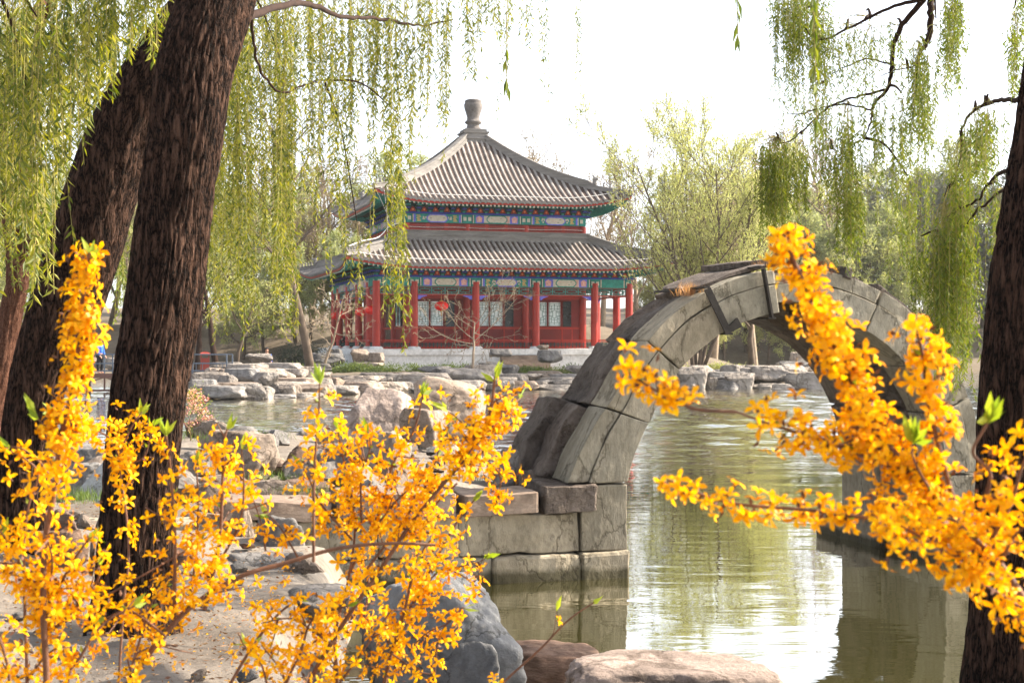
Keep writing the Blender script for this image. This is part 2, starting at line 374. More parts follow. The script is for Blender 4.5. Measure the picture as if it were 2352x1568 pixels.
def watermat():
    m, t, b = nt('lake_water')
    b.inputs['Base Color'].default_value = (0.040, 0.037, 0.012, 1); b.inputs['Roughness'].default_value = 0.3; b.inputs['Specular IOR Level'].default_value = 0.0
    gl = t.nodes.new('ShaderNodeBsdfGlossy'); gl.inputs['Color'].default_value = (1.0, 0.98, 0.92, 1)
    fr = t.nodes.new('ShaderNodeFresnel'); fr.inputs['IOR'].default_value = 1.45
    fm = t.nodes.new('ShaderNodeMath'); fm.operation = 'MULTIPLY'; fm.use_clamp = True; fm.inputs[1].default_value = 1.9; t.links.new(fr.outputs[0], fm.inputs[0])
    ms = t.nodes.new('ShaderNodeMixShader'); t.links.new(fm.outputs[0], ms.inputs[0]); t.links.new(b.outputs[0], ms.inputs[1]); t.links.new(gl.outputs[0], ms.inputs[2])
    t.links.new(ms.outputs[0], t.nodes['Material Output'].inputs[0])
    a = mapping(t, (0.45, 1.5, 1)); n1 = noise_node(t, a, 1.5, 4, 0.5, 0.4)
    c = mapping(t, (0.5, 1.3, 1)); n2 = noise_node(t, c, 2.6, 3, 0.55, 0.2)
    lo = mapping(t, (0.05, 0.09, 1)); n3 = noise_node(t, lo, 1.0, 2, 0.5)
    tc = t.nodes.new('ShaderNodeTexCoord'); sp = t.nodes.new('ShaderNodeSeparateXYZ'); t.links.new(tc.outputs['Object'], sp.inputs[0])
    mr = t.nodes.new('ShaderNodeMapRange'); mr.inputs['From Min'].default_value = 23; mr.inputs['From Max'].default_value = 34; mr.inputs['To Min'].default_value = 0.08; mr.inputs['To Max'].default_value = 1.0
    ad = t.nodes.new('ShaderNodeMath'); ad.operation = 'MULTIPLY_ADD'; ad.inputs[1].default_value = 14.0
    t.links.new(n3.outputs[0], ad.inputs[0]); t.links.new(sp.outputs['Y'], ad.inputs[2])
    sb = t.nodes.new('ShaderNodeMath'); sb.operation = 'SUBTRACT'; sb.inputs[1].default_value = 7.0
    t.links.new(ad.outputs[0], sb.inputs[0]); t.links.new(sb.outputs[0], mr.inputs['Value'])
    mu = t.nodes.new('ShaderNodeMath'); mu.operation = 'MULTIPLY'
    t.links.new(n2.outputs[0], mu.inputs[0]); t.links.new(mr.outputs[0], mu.inputs[1])
    b1 = bump(t, b, n1.outputs[0], 0.20, 0.030)
    b2 = bump(t, b, mu.outputs[0], 0.8, 0.03, b1)
    t.links.new(b2.outputs[0], gl.inputs['Normal'])
    rr = t.nodes.new('ShaderNodeMath'); rr.operation = 'MULTIPLY'; rr.inputs[1].default_value = 0.02; t.links.new(mr.outputs[0], rr.inputs[0]); t.links.new(rr.outputs[0], gl.inputs['Roughness'])
    return m
M['water'] = watermat()

# ------------------------------------------------------------------ terrain and water
def sdf(poly, X, Y):
    P = np.asarray(poly, float); d = np.full(X.shape, 1e9); ins = np.zeros(X.shape, bool)
    for i in range(len(P)):
        a, b = P[i], P[(i + 1) % len(P)]; e = b - a
        t = np.clip(((X - a[0]) * e[0] + (Y - a[1]) * e[1]) / (e @ e), 0, 1)
        d = np.minimum(d, np.hypot(X - a[0] - t * e[0], Y - a[1] - t * e[1]))
        c = ((a[1] <= Y) & (b[1] > Y)) | ((b[1] <= Y) & (a[1] > Y))
        with np.errstate(divide='ignore', invalid='ignore'):
            ins ^= c & (X < a[0] + (Y - a[1]) / (b[1] - a[1]) * e[0])
    return np.where(ins, -d, d)

def sstep(t):
    t = np.clip(t, 0, 1); return t * t * (3 - 2 * t)

def vnoise(X, Y, s, seed=0.0, octv=4):
    out = np.empty(X.size); p = np.stack([X.ravel() * s, Y.ravel() * s], 1)
    for i, (a, b) in enumerate(p): out[i] = noise.fractal(Vector((a, b, seed)), 0.9, 2.1, octv)
    return out.reshape(X.shape)

NEAR = [(-40, -8), (9, -8), (9, 7.9), (4.2, 8.1), (2.9, 8.5), (2.2, 8.0), (1.2, 7.4), (.2, 7.3), (-.6, 7.4), (-1.0, 8.0), (-1.15, 9.5), (-1.2, 11), (-1.3, 12.5), (-1.3, 13.4), (-2.1, 14.3), (-0.4, 14.95), (0.95, 15.35),
        (0.6, 17.5), (0.2, 20), (-0.2, 24), (-1.2, 27), (-4, 28.5), (-7, 27), (-9, 26.5), (-13, 30), (-40, 34)]
def near_h(X, Y, nz=None):
    s = sdf(NEAR, X, Y)
    return -0.75 + sstep((0.35 - s) / 0.85) * (1.44 + 0.10 * np.sin(X * 0.9) * np.cos(Y * 0.5))
def heightmesh(name, xs, ys, hf, mat, amp, fr, seed):
    X, Y = np.meshgrid(xs, ys); Z = hf(X, Y) + amp * vnoise(X, Y, fr, seed)
    nx, ny = len(xs), len(ys); mb = MB()
    i = np.arange(ny - 1)[:, None] * nx + np.arange(nx - 1)[None]
    mb.add(np.stack([X, Y, Z], -1).reshape(-1, 3), np.stack([i, i + 1, i + nx + 1, i + nx], -1).reshape(-1, 4))
    return mb.build(name, mat, None, True)
structure(heightmesh('near_bank', np.concatenate([np.arange(-40, -9, 1.0), np.arange(-9, 9.3, 0.125)]),
                     np.concatenate([np.arange(-8, 4, 1.0), np.arange(4, 18, 0.125), np.arange(18, 35, 0.5)]), near_h, M['ground'], 0.075, 1.6, 3.1))
FAR = [(-14, 61), (-8.6, 67.5), (-3.8, 70.6), (.5, 73.6), (9.7, 75), (16.6, 75), (20, 85), (23, 126), (120, 124), (140, 160), (140, 420), (-160, 420), (-160, 104), (-23, 104), (-18, 85), (-17, 72)]
def far_h(X, Y):
    s = sdf(FAR, X, Y)
    h = np.where(s > 0, -0.9 * sstep(s / 2.0), 0.72 * np.clip(-s / 8.0, 0, 1) ** 0.8)
    return h + sstep((Y - 100) / 8) * (3.2 * sstep((-s - 2) / 16) + 3.0 * sstep((Y - 125) / 60))
structure(heightmesh('far_shore', np.concatenate([np.arange(-160, -40, 6.0), np.arange(-40, 40, 0.8), np.arange(40, 141, 6.0)]),
                     np.concatenate([np.arange(58, 110, 0.8), np.arange(110, 170, 3.0), np.arange(170, 421, 25.0)]), far_h, M['farground'], 0.12, 0.5, 7.7))
mb = MB(); mb.add([(-600, -450, -1.4), (600, -450, -1.4), (600, 750, -1.4), (-600, 750, -1.4)], [(0, 1, 2, 3)])
structure(mb.build('ground', M['lakebed']))
def waves(X, Y):
    r = np.random.default_rng(3); Z = np.zeros_like(X)
    for i in range(26):
        lam = r.uniform(.35, 2.2); a = r.normal(math.pi / 2, .55); kx, ky = math.cos(a) * 2 * math.pi / lam, math.sin(a) * 2 * math.pi / lam
        Z += .0048 * lam ** .9 * np.sin(kx * X + ky * Y + r.uniform(0, 6.28) + 1.3 * np.sin(X * r.uniform(.1, .4) + r.uniform(0, 6)))
    patch = .55 + .45 * np.sin(X * .21 + 1.4 * np.sin(Y * .13) + 1) * np.sin(Y * .17 + .9 * np.sin(X * .16))
    return Z * patch * (.06 + .94 * sstep((Y + 3 * np.sin(X * .3) - 24) / 9)) * sstep((80 - Y) / 6) * sstep((45 - np.abs(X)) / 5)
xs = np.linspace(-45, 45, 361); ys = np.concatenate([np.arange(6, 30, .14), np.arange(30, 80.1, .17)])
X, Y = np.meshgrid(xs, ys); Z = waves(X, Y); nx, ny = len(xs), len(ys); y1 = ys[-1]
mb = MB(); i = np.arange(ny - 1)[:, None] * nx + np.arange(nx - 1)[None]
mb.add(np.stack([X, Y, Z], -1).reshape(-1, 3), np.stack([i, i + 1, i + nx + 1, i + nx], -1).reshape(-1, 4))
mb.add([(-590, -440, 0), (590, -440, 0), (590, 6, 0), (-590, 6, 0), (-590, y1, 0), (590, y1, 0), (590, 740, 0), (-590, 740, 0), (-45, 6, 0), (-45, y1, 0), (45, 6, 0), (45, y1, 0)], [(0, 1, 2, 3), (4, 5, 6, 7), (3, 8, 9, 4), (10, 2, 5, 11)])
structure(mb.build('water', M['water'], None, True))
def gz(x, y):
    X, Y = np.array([[x]], float), np.array([[y]], float)
    return float(near_h(X, Y)[0, 0] if y < 40 else far_h(X, Y)[0, 0])

# ------------------------------------------------------------------ generators: rocks, stone blocks, trunks, trees, leaves
_ico = {}
def ico(n):
    if n not in _ico:
        bm = bmesh.new(); bmesh.ops.create_icosphere(bm, subdivisions=n, radius=1.0); bm.verts.ensure_lookup_table()
        _ico[n] = (np.array([v.co[:] for v in bm.verts]), np.array([[v.index for v in f.verts] for f in bm.faces])); bm.free()
    return _ico[n]

def rock_mesh(size, seed, sub=5, planes=14, sharp=36, rough=0.095, strat=0.0, freq=2.3, ftop=0.78, box=0.0):
    """a broken boulder: a random convex body with softened edges, weathered by noise; rests on z = 0"""
    rng = np.random.default_rng(seed); v, f = ico(sub)
    N = rng.normal(size=(planes, 3)); N /= np.linalg.norm(N, axis=1)[:, None]
    N = np.vstack([N, [(0, 0, 1), (0, 0, -1)]]); h = np.concatenate([rng.uniform(0.55, 1.0, planes), [ftop, 0.8]])
    if box:
        h = np.maximum(h, .84); h[-2] = ftop
        N = np.vstack([N, [(1, .08, .1), (-1, .05, .12), (.06, 1, .1), (-.05, -1, .15)]]); h = np.concatenate([h, [box, box, box, box]])
    q = np.clip(v @ N.T, 0, None) / h
    r = 1.0 / (np.sum(q ** sharp, axis=1) ** (1.0 / sharp))
    p = v * r[:, None]; s = np.asarray(size, float) / 2
    nz = np.array([noise.fractal(Vector(a * freq + seed * 7.3), 0.72, 2.1, 7) for a in p])
    if strat:
        nz += strat * np.sin(p[:, 2] * 16 + 2.5 * np.array([noise.noise(Vector(a * 2 + seed)) for a in p]))
    p = p * (1 + rough * nz)[:, None]
    p = p / np.abs(p).max(0) * s
    p[:, 2] += s[2]
    mb = MB(); mb.add(p, f); return mb

def rock(name, label, size, loc, mat, seed, sub=5, rz=0.0, tilt=(0, 0), group=None, sink=0.15, **kw):
    mb = rock_mesh(size, seed, sub, **kw)
    o = mb.build(name, M[mat], None, sub >= 5)
    o.location = (float(loc[0]), float(loc[1]), float(loc[2]) - sink * size[2])
    o.rotation_euler = (tilt[0], tilt[1], rz)
    return tag(o, label, 'rock', group)

def block(mb, fn, na=4, nb=4, nc=4, r=0.06, amp=0.0, fr=3.0, seed=0.0, mi=0):
    """rounded six-sided block; fn maps (a, b, c) in the unit cube to space"""
    def ax(n): return np.unique(np.concatenate([np.linspace(0, 1, n + 1), [r, 1 - r]]))
    A, B, C = ax(na), ax(nb), ax(nc); idx = {}; V = []; Fc = []
    def vid(i, j, k):
        key = (i, j, k)
        if key not in idx:
            p = np.array((A[i], B[j], C[k])); e = (np.abs(p - 0.5) > 0.4999)
            if e.sum() >= 2: p = np.where(e, 0.5 + (p - 0.5) * (1 - 0.6 * r), p)
            q = np.asarray(fn(*p), float)
            if amp:
                nn = noise.noise_vector(Vector(q * fr + seed)); n2 = noise.noise_vector(Vector(q * fr * 3.1 + seed))
                q = q + amp * (np.array(nn) + 0.45 * np.array(n2))
            idx[key] = len(V); V.append(q)
        return idx[key]
    a, b, c = len(A) - 1, len(B) - 1, len(C) - 1
    for i in range(a):
        for j in range(b):
            Fc.append((vid(i, j, 0), vid(i, j + 1, 0), vid(i + 1, j + 1, 0), vid(i + 1, j, 0)))
            Fc.append((vid(i, j, c), vid(i + 1, j, c), vid(i + 1, j + 1, c), vid(i, j + 1, c)))
    for i in range(a):
        for k in range(c):
            Fc.append((vid(i, 0, k), vid(i + 1, 0, k), vid(i + 1, 0, k + 1), vid(i, 0, k + 1)))
            Fc.append((vid(i, b, k), vid(i, b, k + 1), vid(i + 1, b, k + 1), vid(i + 1, b, k)))
    for j in range(b):
        for k in range(c):
            Fc.append((vid(0, j, k), vid(0, j, k + 1), vid(0, j + 1, k + 1), vid(0, j + 1, k)))
            Fc.append((vid(a, j, k), vid(a, j + 1, k), vid(a, j + 1, k + 1), vid(a, j, k + 1)))
    mb.add(V, Fc, mi)

def cuboid(x0, x1, y0, y1, z0, z1):
    return lambda a, b, c: (x0 + (x1 - x0) * a, y0 + (y1 - y0) * b, z0 + (z1 - z0) * c)

def trunk_mesh(mb, P, R, seg=90, rows=14, furrow=0.03, seed=0.0, kf=7.0, lf=2.2, mi=0, flare=0.0):
    """a trunk swept along P (points) with radii R, its bark furrowed lengthwise"""
    S = spline(np.column_stack([np.asarray(P, float), np.asarray(R, float)]), rows)
    pts, rad = S[:, :3], S[:, 3]
    T = np.gradient(pts, axis=0); T /= np.linalg.norm(T, axis=1)[:, None]
    ln = np.concatenate([[0], np.cumsum(np.linalg.norm(np.diff(pts, axis=0), axis=1))])
    a = np.cross(T[0], (0.0, 1.0, 0.0)); a /= np.linalg.norm(a)
    th = np.arange(seg) / seg * 2 * math.pi; V = []
    for i in range(len(pts)):
        a = a - T[i] * (a @ T[i]); a /= np.linalg.norm(a); b = np.cross(T[i], a)
        for t in th:
            c, s = math.cos(t), math.sin(t)
            q = Vector((c * kf + seed, s * kf, ln[i] * lf))
            w = noise.noise(Vector((c * 2.2, s * 2.2, ln[i] * 0.9 + seed)))
            n1 = 1 - abs(noise.noise(q + Vector((w, w, 0)))) * 2.4
            n2 = noise.noise(q * 2.7)
            big = noise.noise(Vector((c * 1.1 + seed, s * 1.1, ln[i] * 0.8)))
            r = rad[i] * (1 + 0.07 * big) - furrow * (max(n1, 0.0) ** 1.6) + furrow * 0.35 * n2
            if flare: r += flare * max(0.0, 1 - ln[i] / 0.7) ** 2 * (0.75 + 0.5 * math.cos(3 * t + seed))
            V.append(pts[i] + a * (r * c) + b * (r * s))
    n = len(pts); i = np.arange(n - 1)[:, None] * seg; j = np.arange(seg)[None]
    mb.add(V, np.stack([i + j, i + (j + 1) % seg, i + seg + (j + 1) % seg, i + seg + j], -1).reshape(-1, 4), mi)

def leaves(mb, base, dirs, L, W, rng, mi=0):
    """one lozenge leaf per base point"""
    n = len(base)
    if n == 0: return
    d = dirs / (np.linalg.norm(dirs, axis=1)[:, None] + 1e-9)
    w = np.cross(d, rng.normal(size=(n, 3))); w /= (np.linalg.norm(w, axis=1)[:, None] + 1e-9)
    L = np.broadcast_to(L, (n,))[:, None]; W = np.broadcast_to(W, (n,))[:, None]
    up = np.cross(d, w)
    m = base + d * L * 0.42 + up * L * 0.06
    v = np.stack([base, m - w * W / 2, base + d * L, m + w * W / 2], 1).reshape(-1, 3)
    mb.add(v, np.arange(n * 4).reshape(-1, 4), mi)

def strands(mb, tops, lens, leafL, leafW, step, rng, mi=(0, 1), stem=0.0020, sway=0.07, fill=1.0, drift=(0, 0)):
    """hanging willow withes: a thin stem with narrow leaves along it"""
    for p0, L in zip(tops, lens):
        n = max(4, int(L / step)); t = np.linspace(0, L, n)
        a, b = rng.normal(0, sway, 2); ph = rng.uniform(0, 6.28, 2); q = t / max(L, .01)
        x = p0[0] + (a + drift[0]) * q ** 1.4 * L * 0.5 + 0.020 * np.sin(t * 2.1 + ph[0]) * q
        y = p0[1] + (b + drift[1]) * q ** 1.4 * L * 0.5 + 0.020 * np.sin(t * 1.9 + ph[1]) * q
        c = np.stack([x, y, p0[2] - t], 1)
        k = max(2, n // 5)
        mb.tube(c[np.unique(np.linspace(0, n - 1, k).astype(int))], stem, 3, mi[1], False)
        env = np.clip(np.sin(t * rng.uniform(1.5, 3.0) + rng.uniform(0, 6.28)) * 0.5 + 0.8, 0.3, 1.0)
        keep = rng.random(n) < fill * env * np.clip(q * 5 + .25, 0, 1)
        for rep in range(2):
            m = keep & (rng.random(n) < (1.0 if rep == 0 else 0.6)); kk = int(m.sum())
            if not kk: continue
            az = rng.uniform(0, 6.28, kk); s = rng.uniform(0.35, 0.85, kk)
            d = np.stack([np.cos(az) * s, np.sin(az) * s, -np.ones(kk) * rng.uniform(0.35, 1.0, kk)], 1)
            ll = leafL * rng.uniform(0.55, 1.25, kk)
            leaves(mb, c[m], d, ll, leafW * ll / leafL, rng, mi[0])

def gen_tree(rng, H, r0, lev=4, kids=(5, 5, 5), ang=(35, 40, 45), ratio=(0.55, 0.55, 0.5), start=0.3, up=0.25, wig=0.12, lean=(0, 0), tip_up=None):
    """recursive tree: list of (points, radii, level)"""
    out = []
    def grow(p, d, L, r, l):
        n = 7 if l == 0 else 5; pts = [p]; q = p.copy(); dd = d.copy()
        for i in range(n):
            dd = dd + rng.normal(0, wig, 3) + np.array((0, 0, up * (0.4 if l else 0.15))); dd /= np.linalg.norm(dd)
            q = q + dd * L / n; pts.append(q)
        pts = np.array(pts); rad = np.linspace(r, r * (0.35 if l else 0.3), n + 1)
        out.append((pts, rad, l))
        if l + 1 >= lev: return
        k = kids[l]
        for i in range(k):
            t = start + (1 - start) * (i + rng.uniform(0.2, 0.9)) / k if l == 0 else 0.25 + 0.75 * (i + rng.uniform(0.2, 0.9)) / k
            t = min(t, 0.99); x = t * n; j = int(x); pp = pts[j] + (pts[min(j + 1, n)] - pts[j]) * (x - j)
            tg = pts[min(j + 1, n)] - pts[j]; tg /= np.linalg.norm(tg)
            az = i * 2.4 + rng.uniform(-.5, .5); o = np.cross(tg, (math.cos(az), math.sin(az), 0.13)); o /= np.linalg.norm(o)
            th = RAD(ang[l] * rng.uniform(0.7, 1.3)); nd = tg * math.cos(th) + o * math.sin(th)
            grow(pp, nd, L * ratio[l] * rng.uniform(0.75, 1.2) * (1.15 - 0.45 * t), max(rad[j] * 0.55, r * 0.12), l + 1)
    d0 = np.array((lean[0], lean[1], 1.0)); d0 /= np.linalg.norm(d0)
    grow(np.zeros(3), d0, H, r0, 0)
    return out

def tree_parts(root, br, matbark, trunk_lev=1, rmin=0.004):
    t = MB(); b = MB()
    for pts, rad, l in br:
        (t if l < trunk_lev else b).tube(pts, np.maximum(rad, rmin), 8 if l == 0 else (5 if l == 1 else 3), 0, False)
    t.build('trunk', matbark, root, True)
    if b.n: b.build('branches', matbark, root, True)

def twig_leaves(br, lev, rng, per, spread, L, W, mb, mi=0, droop=0.0, out=0.6):
    for pts, rad, l in br:
        if l < lev: continue
        n = rng.poisson(per)
        if n < 1: continue
        x = rng.uniform(0.15, 1, n) * (len(pts) - 1); j = np.minimum(x.astype(int), len(pts) - 2); f = (x - j)[:, None]
        p = pts[j] * (1 - f) + pts[j + 1] * f + rng.normal(0, spread, (n, 3))
        tg = (pts[j + 1] - pts[j]); tg /= (np.linalg.norm(tg, axis=1)[:, None] + 1e-9)
        d = tg * out + rng.normal(0, 0.5, (n, 3)) + np.array((0, 0, -droop))
        ll = L * rng.uniform(0.6, 1.3, n)
        leaves(mb, p, d, ll, ll * W / L, rng, mi)

# ------------------------------------------------------------------ the pavilion
TH = RAD(16.0)
PC = np.array((-2.70, 99.1, 0.70))
pav = thing('lakeside_pavilion', 'red two tiered pavilion with grey tiled pyramid roof on white stone platform', 'pavilion', PC, TH)
def S(k, u, o, z):
    """side k (0 front, 1 right, 2 back, 3 left): u along it, o outwards"""
    x, y = u, -o
    for _ in range(k): x, y = -y, x
    return (x, y, z)
def sbox(mb, k, u0, u1, o0, o1, z0, z1, mi=0):
    v = [S(k, u, o, z) for z in (z0, z1) for u, o in ((u0, o0), (u0, o1), (u1, o1), (u1, o0))]
    mb.add(v, [(3, 2, 1, 0), (4, 5, 6, 7), (0, 1, 5, 4), (1, 2, 6, 5), (2, 3, 7, 6), (3, 0, 4, 7)], mi)
def splate(mb, k, pts, o0, o1, mi=0):
    a = [S(k, u, o1, z) for u, z in pts]; b = [S(k, u, o0, z) for u, z in pts]; n = len(pts)
    mb.ngon(a, mi)
    for i in range(n):
        j = (i + 1) % n; mb.add([a[i], b[i], b[j], a[j]], [(0, 1, 2, 3)], mi)

# platform, its joints cut as separate big blocks within the one part
mb = MB()
for k in range(4):
    for i in range(7):
        sbox(mb, k, -9.4 + i * 18.8 / 7 + 0.006, -9.4 + (i + 1) * 18.8 / 7 - 0.006, 8.3, 9.4, -0.4, 0.95)
mb.box((0, 0, 0.3), (17.2, 17.2, 1.4))
pl = mb.build('platform', M['platform'], pav)
mb = MB()
for k in range(4):
    sbox(mb, k, -9.5, 9.5 - 1.2, 8.28, 9.5, 0.953, 1.33)
mb.box((0, 0, 1.16), (16.6, 16.6, 0.31)); mb.build('coping', M['platform'], pl)

COLS = [-8.4, -6.0, -2.0, 2.0, 6.0, 8.4]
ZB, ZA = 1.33, 5.28             # gallery floor, underside of the painted beam
def column(x, y, z0, z1, r, name='column'):
    m = MB(); m.lathe((x, y, 0), [(r * 1.02, z0 + 0.16), (r, z0 + 0.6), (r * 0.95, z1)], 20, 0)
    m.lathe((x, y, 0), [(r * 1.75, z0), (r * 1.72, z0 + 0.08), (r * 1.25, z0 + 0.165), (0.0, z0 + 0.166)], 20, 1)
    m.build(name, [M['red'], M['platform']], pav, True)
seen = set()
for k in range(4):
    for u in COLS:
        p = S(k, u, 8.4, 0); key = (round(p[0], 2), round(p[1], 2))
        if key in seen: continue
        seen.add(key); column(p[0], p[1], ZB, ZA + 0.3, 0.25)

BM = ['teal', 'blue', 'violet', 'cream', 'pinkp', 'gold', 'teal_dark']
def beam(k, u0, u1, o, z0, z1, var):
    m = MB(); w = u1 - u0; c = (u0 + u1) / 2; h = z1 - z0; zc = (z0 + z1) / 2
    sbox(m, k, u0, u1, o - 0.3, o, z0, z1, 0)
    a, b = o - 0.02, o + 0.012
    for s in (-1, 1):
        e = u0 if s < 0 else u1
        def st(x0, x1, mi, i=0, y0=0.03, y1=0.03):
            q0, q1 = sorted((e - s * x0, e - s * x1)); sbox(m, k, q0, q1, a, b + i * 0.004, z0 + y0, z1 - y1, mi)
        st(0.02, 0.30, 0); st(0.06, 0.26, 3 if h > .4 else 0, 1, .16, .16); st(0.32, 0.36, 6, 1); st(0.37, 0.43, 3, 1); st(0.44, 0.56, 2 if var == 0 else 0)
        if w > 3:
            if var == 0:
                q = e - s * 0.80
                for i in range(5):
                    zz = z0 + h * (0.2 + 0.15 * i); sbox(m, k, q - 0.16 + 0.04 * (i % 2), q + 0.12 - 0.05 * (i % 3), a, b, zz - 0.02, zz + 0.025, 5)
                rg = random.Random(int(u0 * 10) + k)
                for i in range(6):
                    qq = e - s * rg.uniform(1.02, 1.28); zz = rg.uniform(z0 + .14, z1 - .16); r = 0.055
                    splate(m, k, [(qq + r * math.cos(t), zz + r * math.sin(t)) for t in np.arange(6) * math.pi / 3], a, b, 3)
            else:
                st(0.56, 1.12, 2); q = e - s * 0.80
                splate(m, k, [(q - .16, zc - .2), (q + .16, zc - .2), (q + .2, zc + .1), (q, zc + .22), (q - .2, zc + .1)], a, b + .006, 4)
                st(1.12, 1.45, 3, 1, .05, .05)
                if s > 0: st(1.16, 1.42, 4, 2, .06, .07)
    if w > 3:
        hw, q = 0.66, 0.17
        def hexa(g): return [(c - hw + q - g * .4, z0 + .03 - g), (c + hw - q + g * .4, z0 + .03 - g), (c + hw + g, zc - .08), (c + hw + g, zc + .08), (c + hw - q + g * .4, z1 - .03 + g), (c - hw + q - g * .4, z1 - .03 + g), (c - hw - g, zc + .08), (c - hw - g, zc - .08)]
        splate(m, k, [(x, min(max(z, z0 + .01), z1 - .01)) for x, z in hexa(0.05)], a, b + .010, 2 if var == 0 else 0)
        splate(m, k, [(c + (x - c) * .97, zc + (z - zc) * .8) for x, z in hexa(0.0)], a, b + .016, 3)
        rg = random.Random(int(u0 * 7) + k + 99)
        for i in range(5):
            qq = c + rg.uniform(-.45, .45); zz = zc + rg.uniform(-.1, .1)
            sbox(m, k, qq - .07, qq + .07, a, b + .020, zz - .012, zz + .012, 6 if i % 2 else 4)
    m.build('painted_beam', [M[x] for x in BM], pav)

def frieze(k, u0, u1, o, z0, z1):
    """openwork under the beam: fretwork of thin bars"""
    m = MB(); w = u1 - u0; h = z1 - z0; t = 0.022
    def hb(a, b, z): sbox(m, k, u0 + a * w, u0 + b * w, o - .02, o + .02, z0 + z * h - t, z0 + z * h + t)
    def vb(a, y0, y1): sbox(m, k, u0 + a * w - t, u0 + a * w + t, o - .019, o + .019, z0 + y0 * h + t, z0 + y1 * h - t)
    for z in (0.0, 1.0): hb(0, 1, z)
    n = max(1, round(w / 0.95))
    for i in range(n):
        a, b = i / n, (i + 1) / n; q = (b - a)
        vb(a + .02 * q, 0, 1); vb(b - .02 * q, 0, 1)
        hb(a + .15 * q, b - .15 * q, .28); hb(a + .15 * q, b - .15 * q, .72); vb(a + .15 * q, .28, .72); vb(b - .15 * q, .28, .72)
        hb(a + .02 * q, a + .15 * q, .5); hb(b - .15 * q, b - .02 * q, .5); vb((a + b) / 2, .72, 1); vb((a + b) / 2, 0, .28)
    m.build('fretwork', M['lattice'], pav)
    m = MB(); sbox(m, k, u0, u1, o - .04, o + .04, z0 - .10, z0 - .03, 0)
    if w > 3:
        for s in (-1, 1):
            e = u0 if s < 0 else u1
            splate(m, k, [(e, z0 - .36), (e - s * .12, z0 - .36), (e - s * .25, z0 - .24), (e - s * .55, z0 - .14), (e - s * .6, z0 - .105), (e, z0 - .105)][::s], o - .03, o + .03, 1)
    m.build('bracket', [M['red'], M['violet']], pav)

def seat_rail(k, u0, u1, o):
    m = MB()
    sbox(m, k, u0, u1, o - .17, o + .17, ZB + .50, ZB + .58, 0); sbox(m, k, u0, u1, o - .03, o + .03, ZB + .02, ZB + .09, 0); sbox(m, k, u0, u1, o - .03, o + .03, ZB + .42, ZB + .46, 0)
    n = max(3, int((u1 - u0) / .24))
    for i in range(n + 1):
        x = u0 + (u1 - u0) * i / n
        sbox(m, k, x - .02, x + .02, o - .018, o + .018, ZB + .09, ZB + .42, 1)
    for z in (.2, .31): sbox(m, k, u0, u1, o - .012, o + .012, ZB + z - .018, ZB + z + .018, 1)
    m.build('seat_rail', [M['red'], M['teal_dark']], pav)

for k in range(4):
    for i in range(5):
        u0, u1 = COLS[i], COLS[i + 1]
        beam(k, u0, u1, 8.52, ZA, ZA + 0.56, (0, 1, 0, 1, 0)[i] if i not in (0, 4) else 1)
        frieze(k, u0 + .25, u1 - .25, 8.4, ZA - .46, ZA - .06)
        seat_rail(k, u0 + .27, u1 - .27, 8.4)
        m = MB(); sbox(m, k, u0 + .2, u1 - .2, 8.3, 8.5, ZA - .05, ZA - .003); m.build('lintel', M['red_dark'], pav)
# the blue plates above the beams, lower and upper tier
m = MB()
for k in range(4):
    sbox(m, k, -8.75, 8.75, 8.3, 8.70, ZA + .563, ZA + .63); sbox(m, k, -8.6, 8.6, 8.2, 8.6, ZA + .633, ZA + .67)
m.build('beam_plate', M['blue'], pav)

# inner rooms: red panelled walls with paper windows
WI = 6.0
m = MB()
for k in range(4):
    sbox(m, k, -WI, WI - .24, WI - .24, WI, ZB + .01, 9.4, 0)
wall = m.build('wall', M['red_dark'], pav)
m = MB()
for k in range(4):
    for c in (-4, 0, 4):
        sbox(m, k, c - 1.95, c + 1.95, WI + .003, WI + .05, ZB + 3.25, ZB + 3.45); sbox(m, k, c - 1.95, c + 1.95, WI + .003, WI + .05, ZB + 1.28, ZB + 1.42)
        for x in (-1.5, 0.54, 1.25): sbox(m, k, c + x - .04, c + x + .04, WI + .003, WI + .03, ZB + .02, ZB + 1.275)
        sbox(m, k, c - 1.95, c + 1.95, WI + .003, WI + .06, ZB + .02, ZB + .2)
m.build('panelling', M['red'], wall)
for k in range(4):
    for x in (-6, -2, 2, 6):
        p = S(k, x, WI, 0); key = ('i', round(p[0], 2), round(p[1], 2))
        if key in seen: continue
        seen.add(key); mm = MB(); mm.lathe((p[0], p[1], 0), [(.24, ZB + .01), (.23, 9.4)], 16); mm.build('column', M['red'], pav, True)
Z0, Z1 = ZB + 1.50, ZB + 3.06
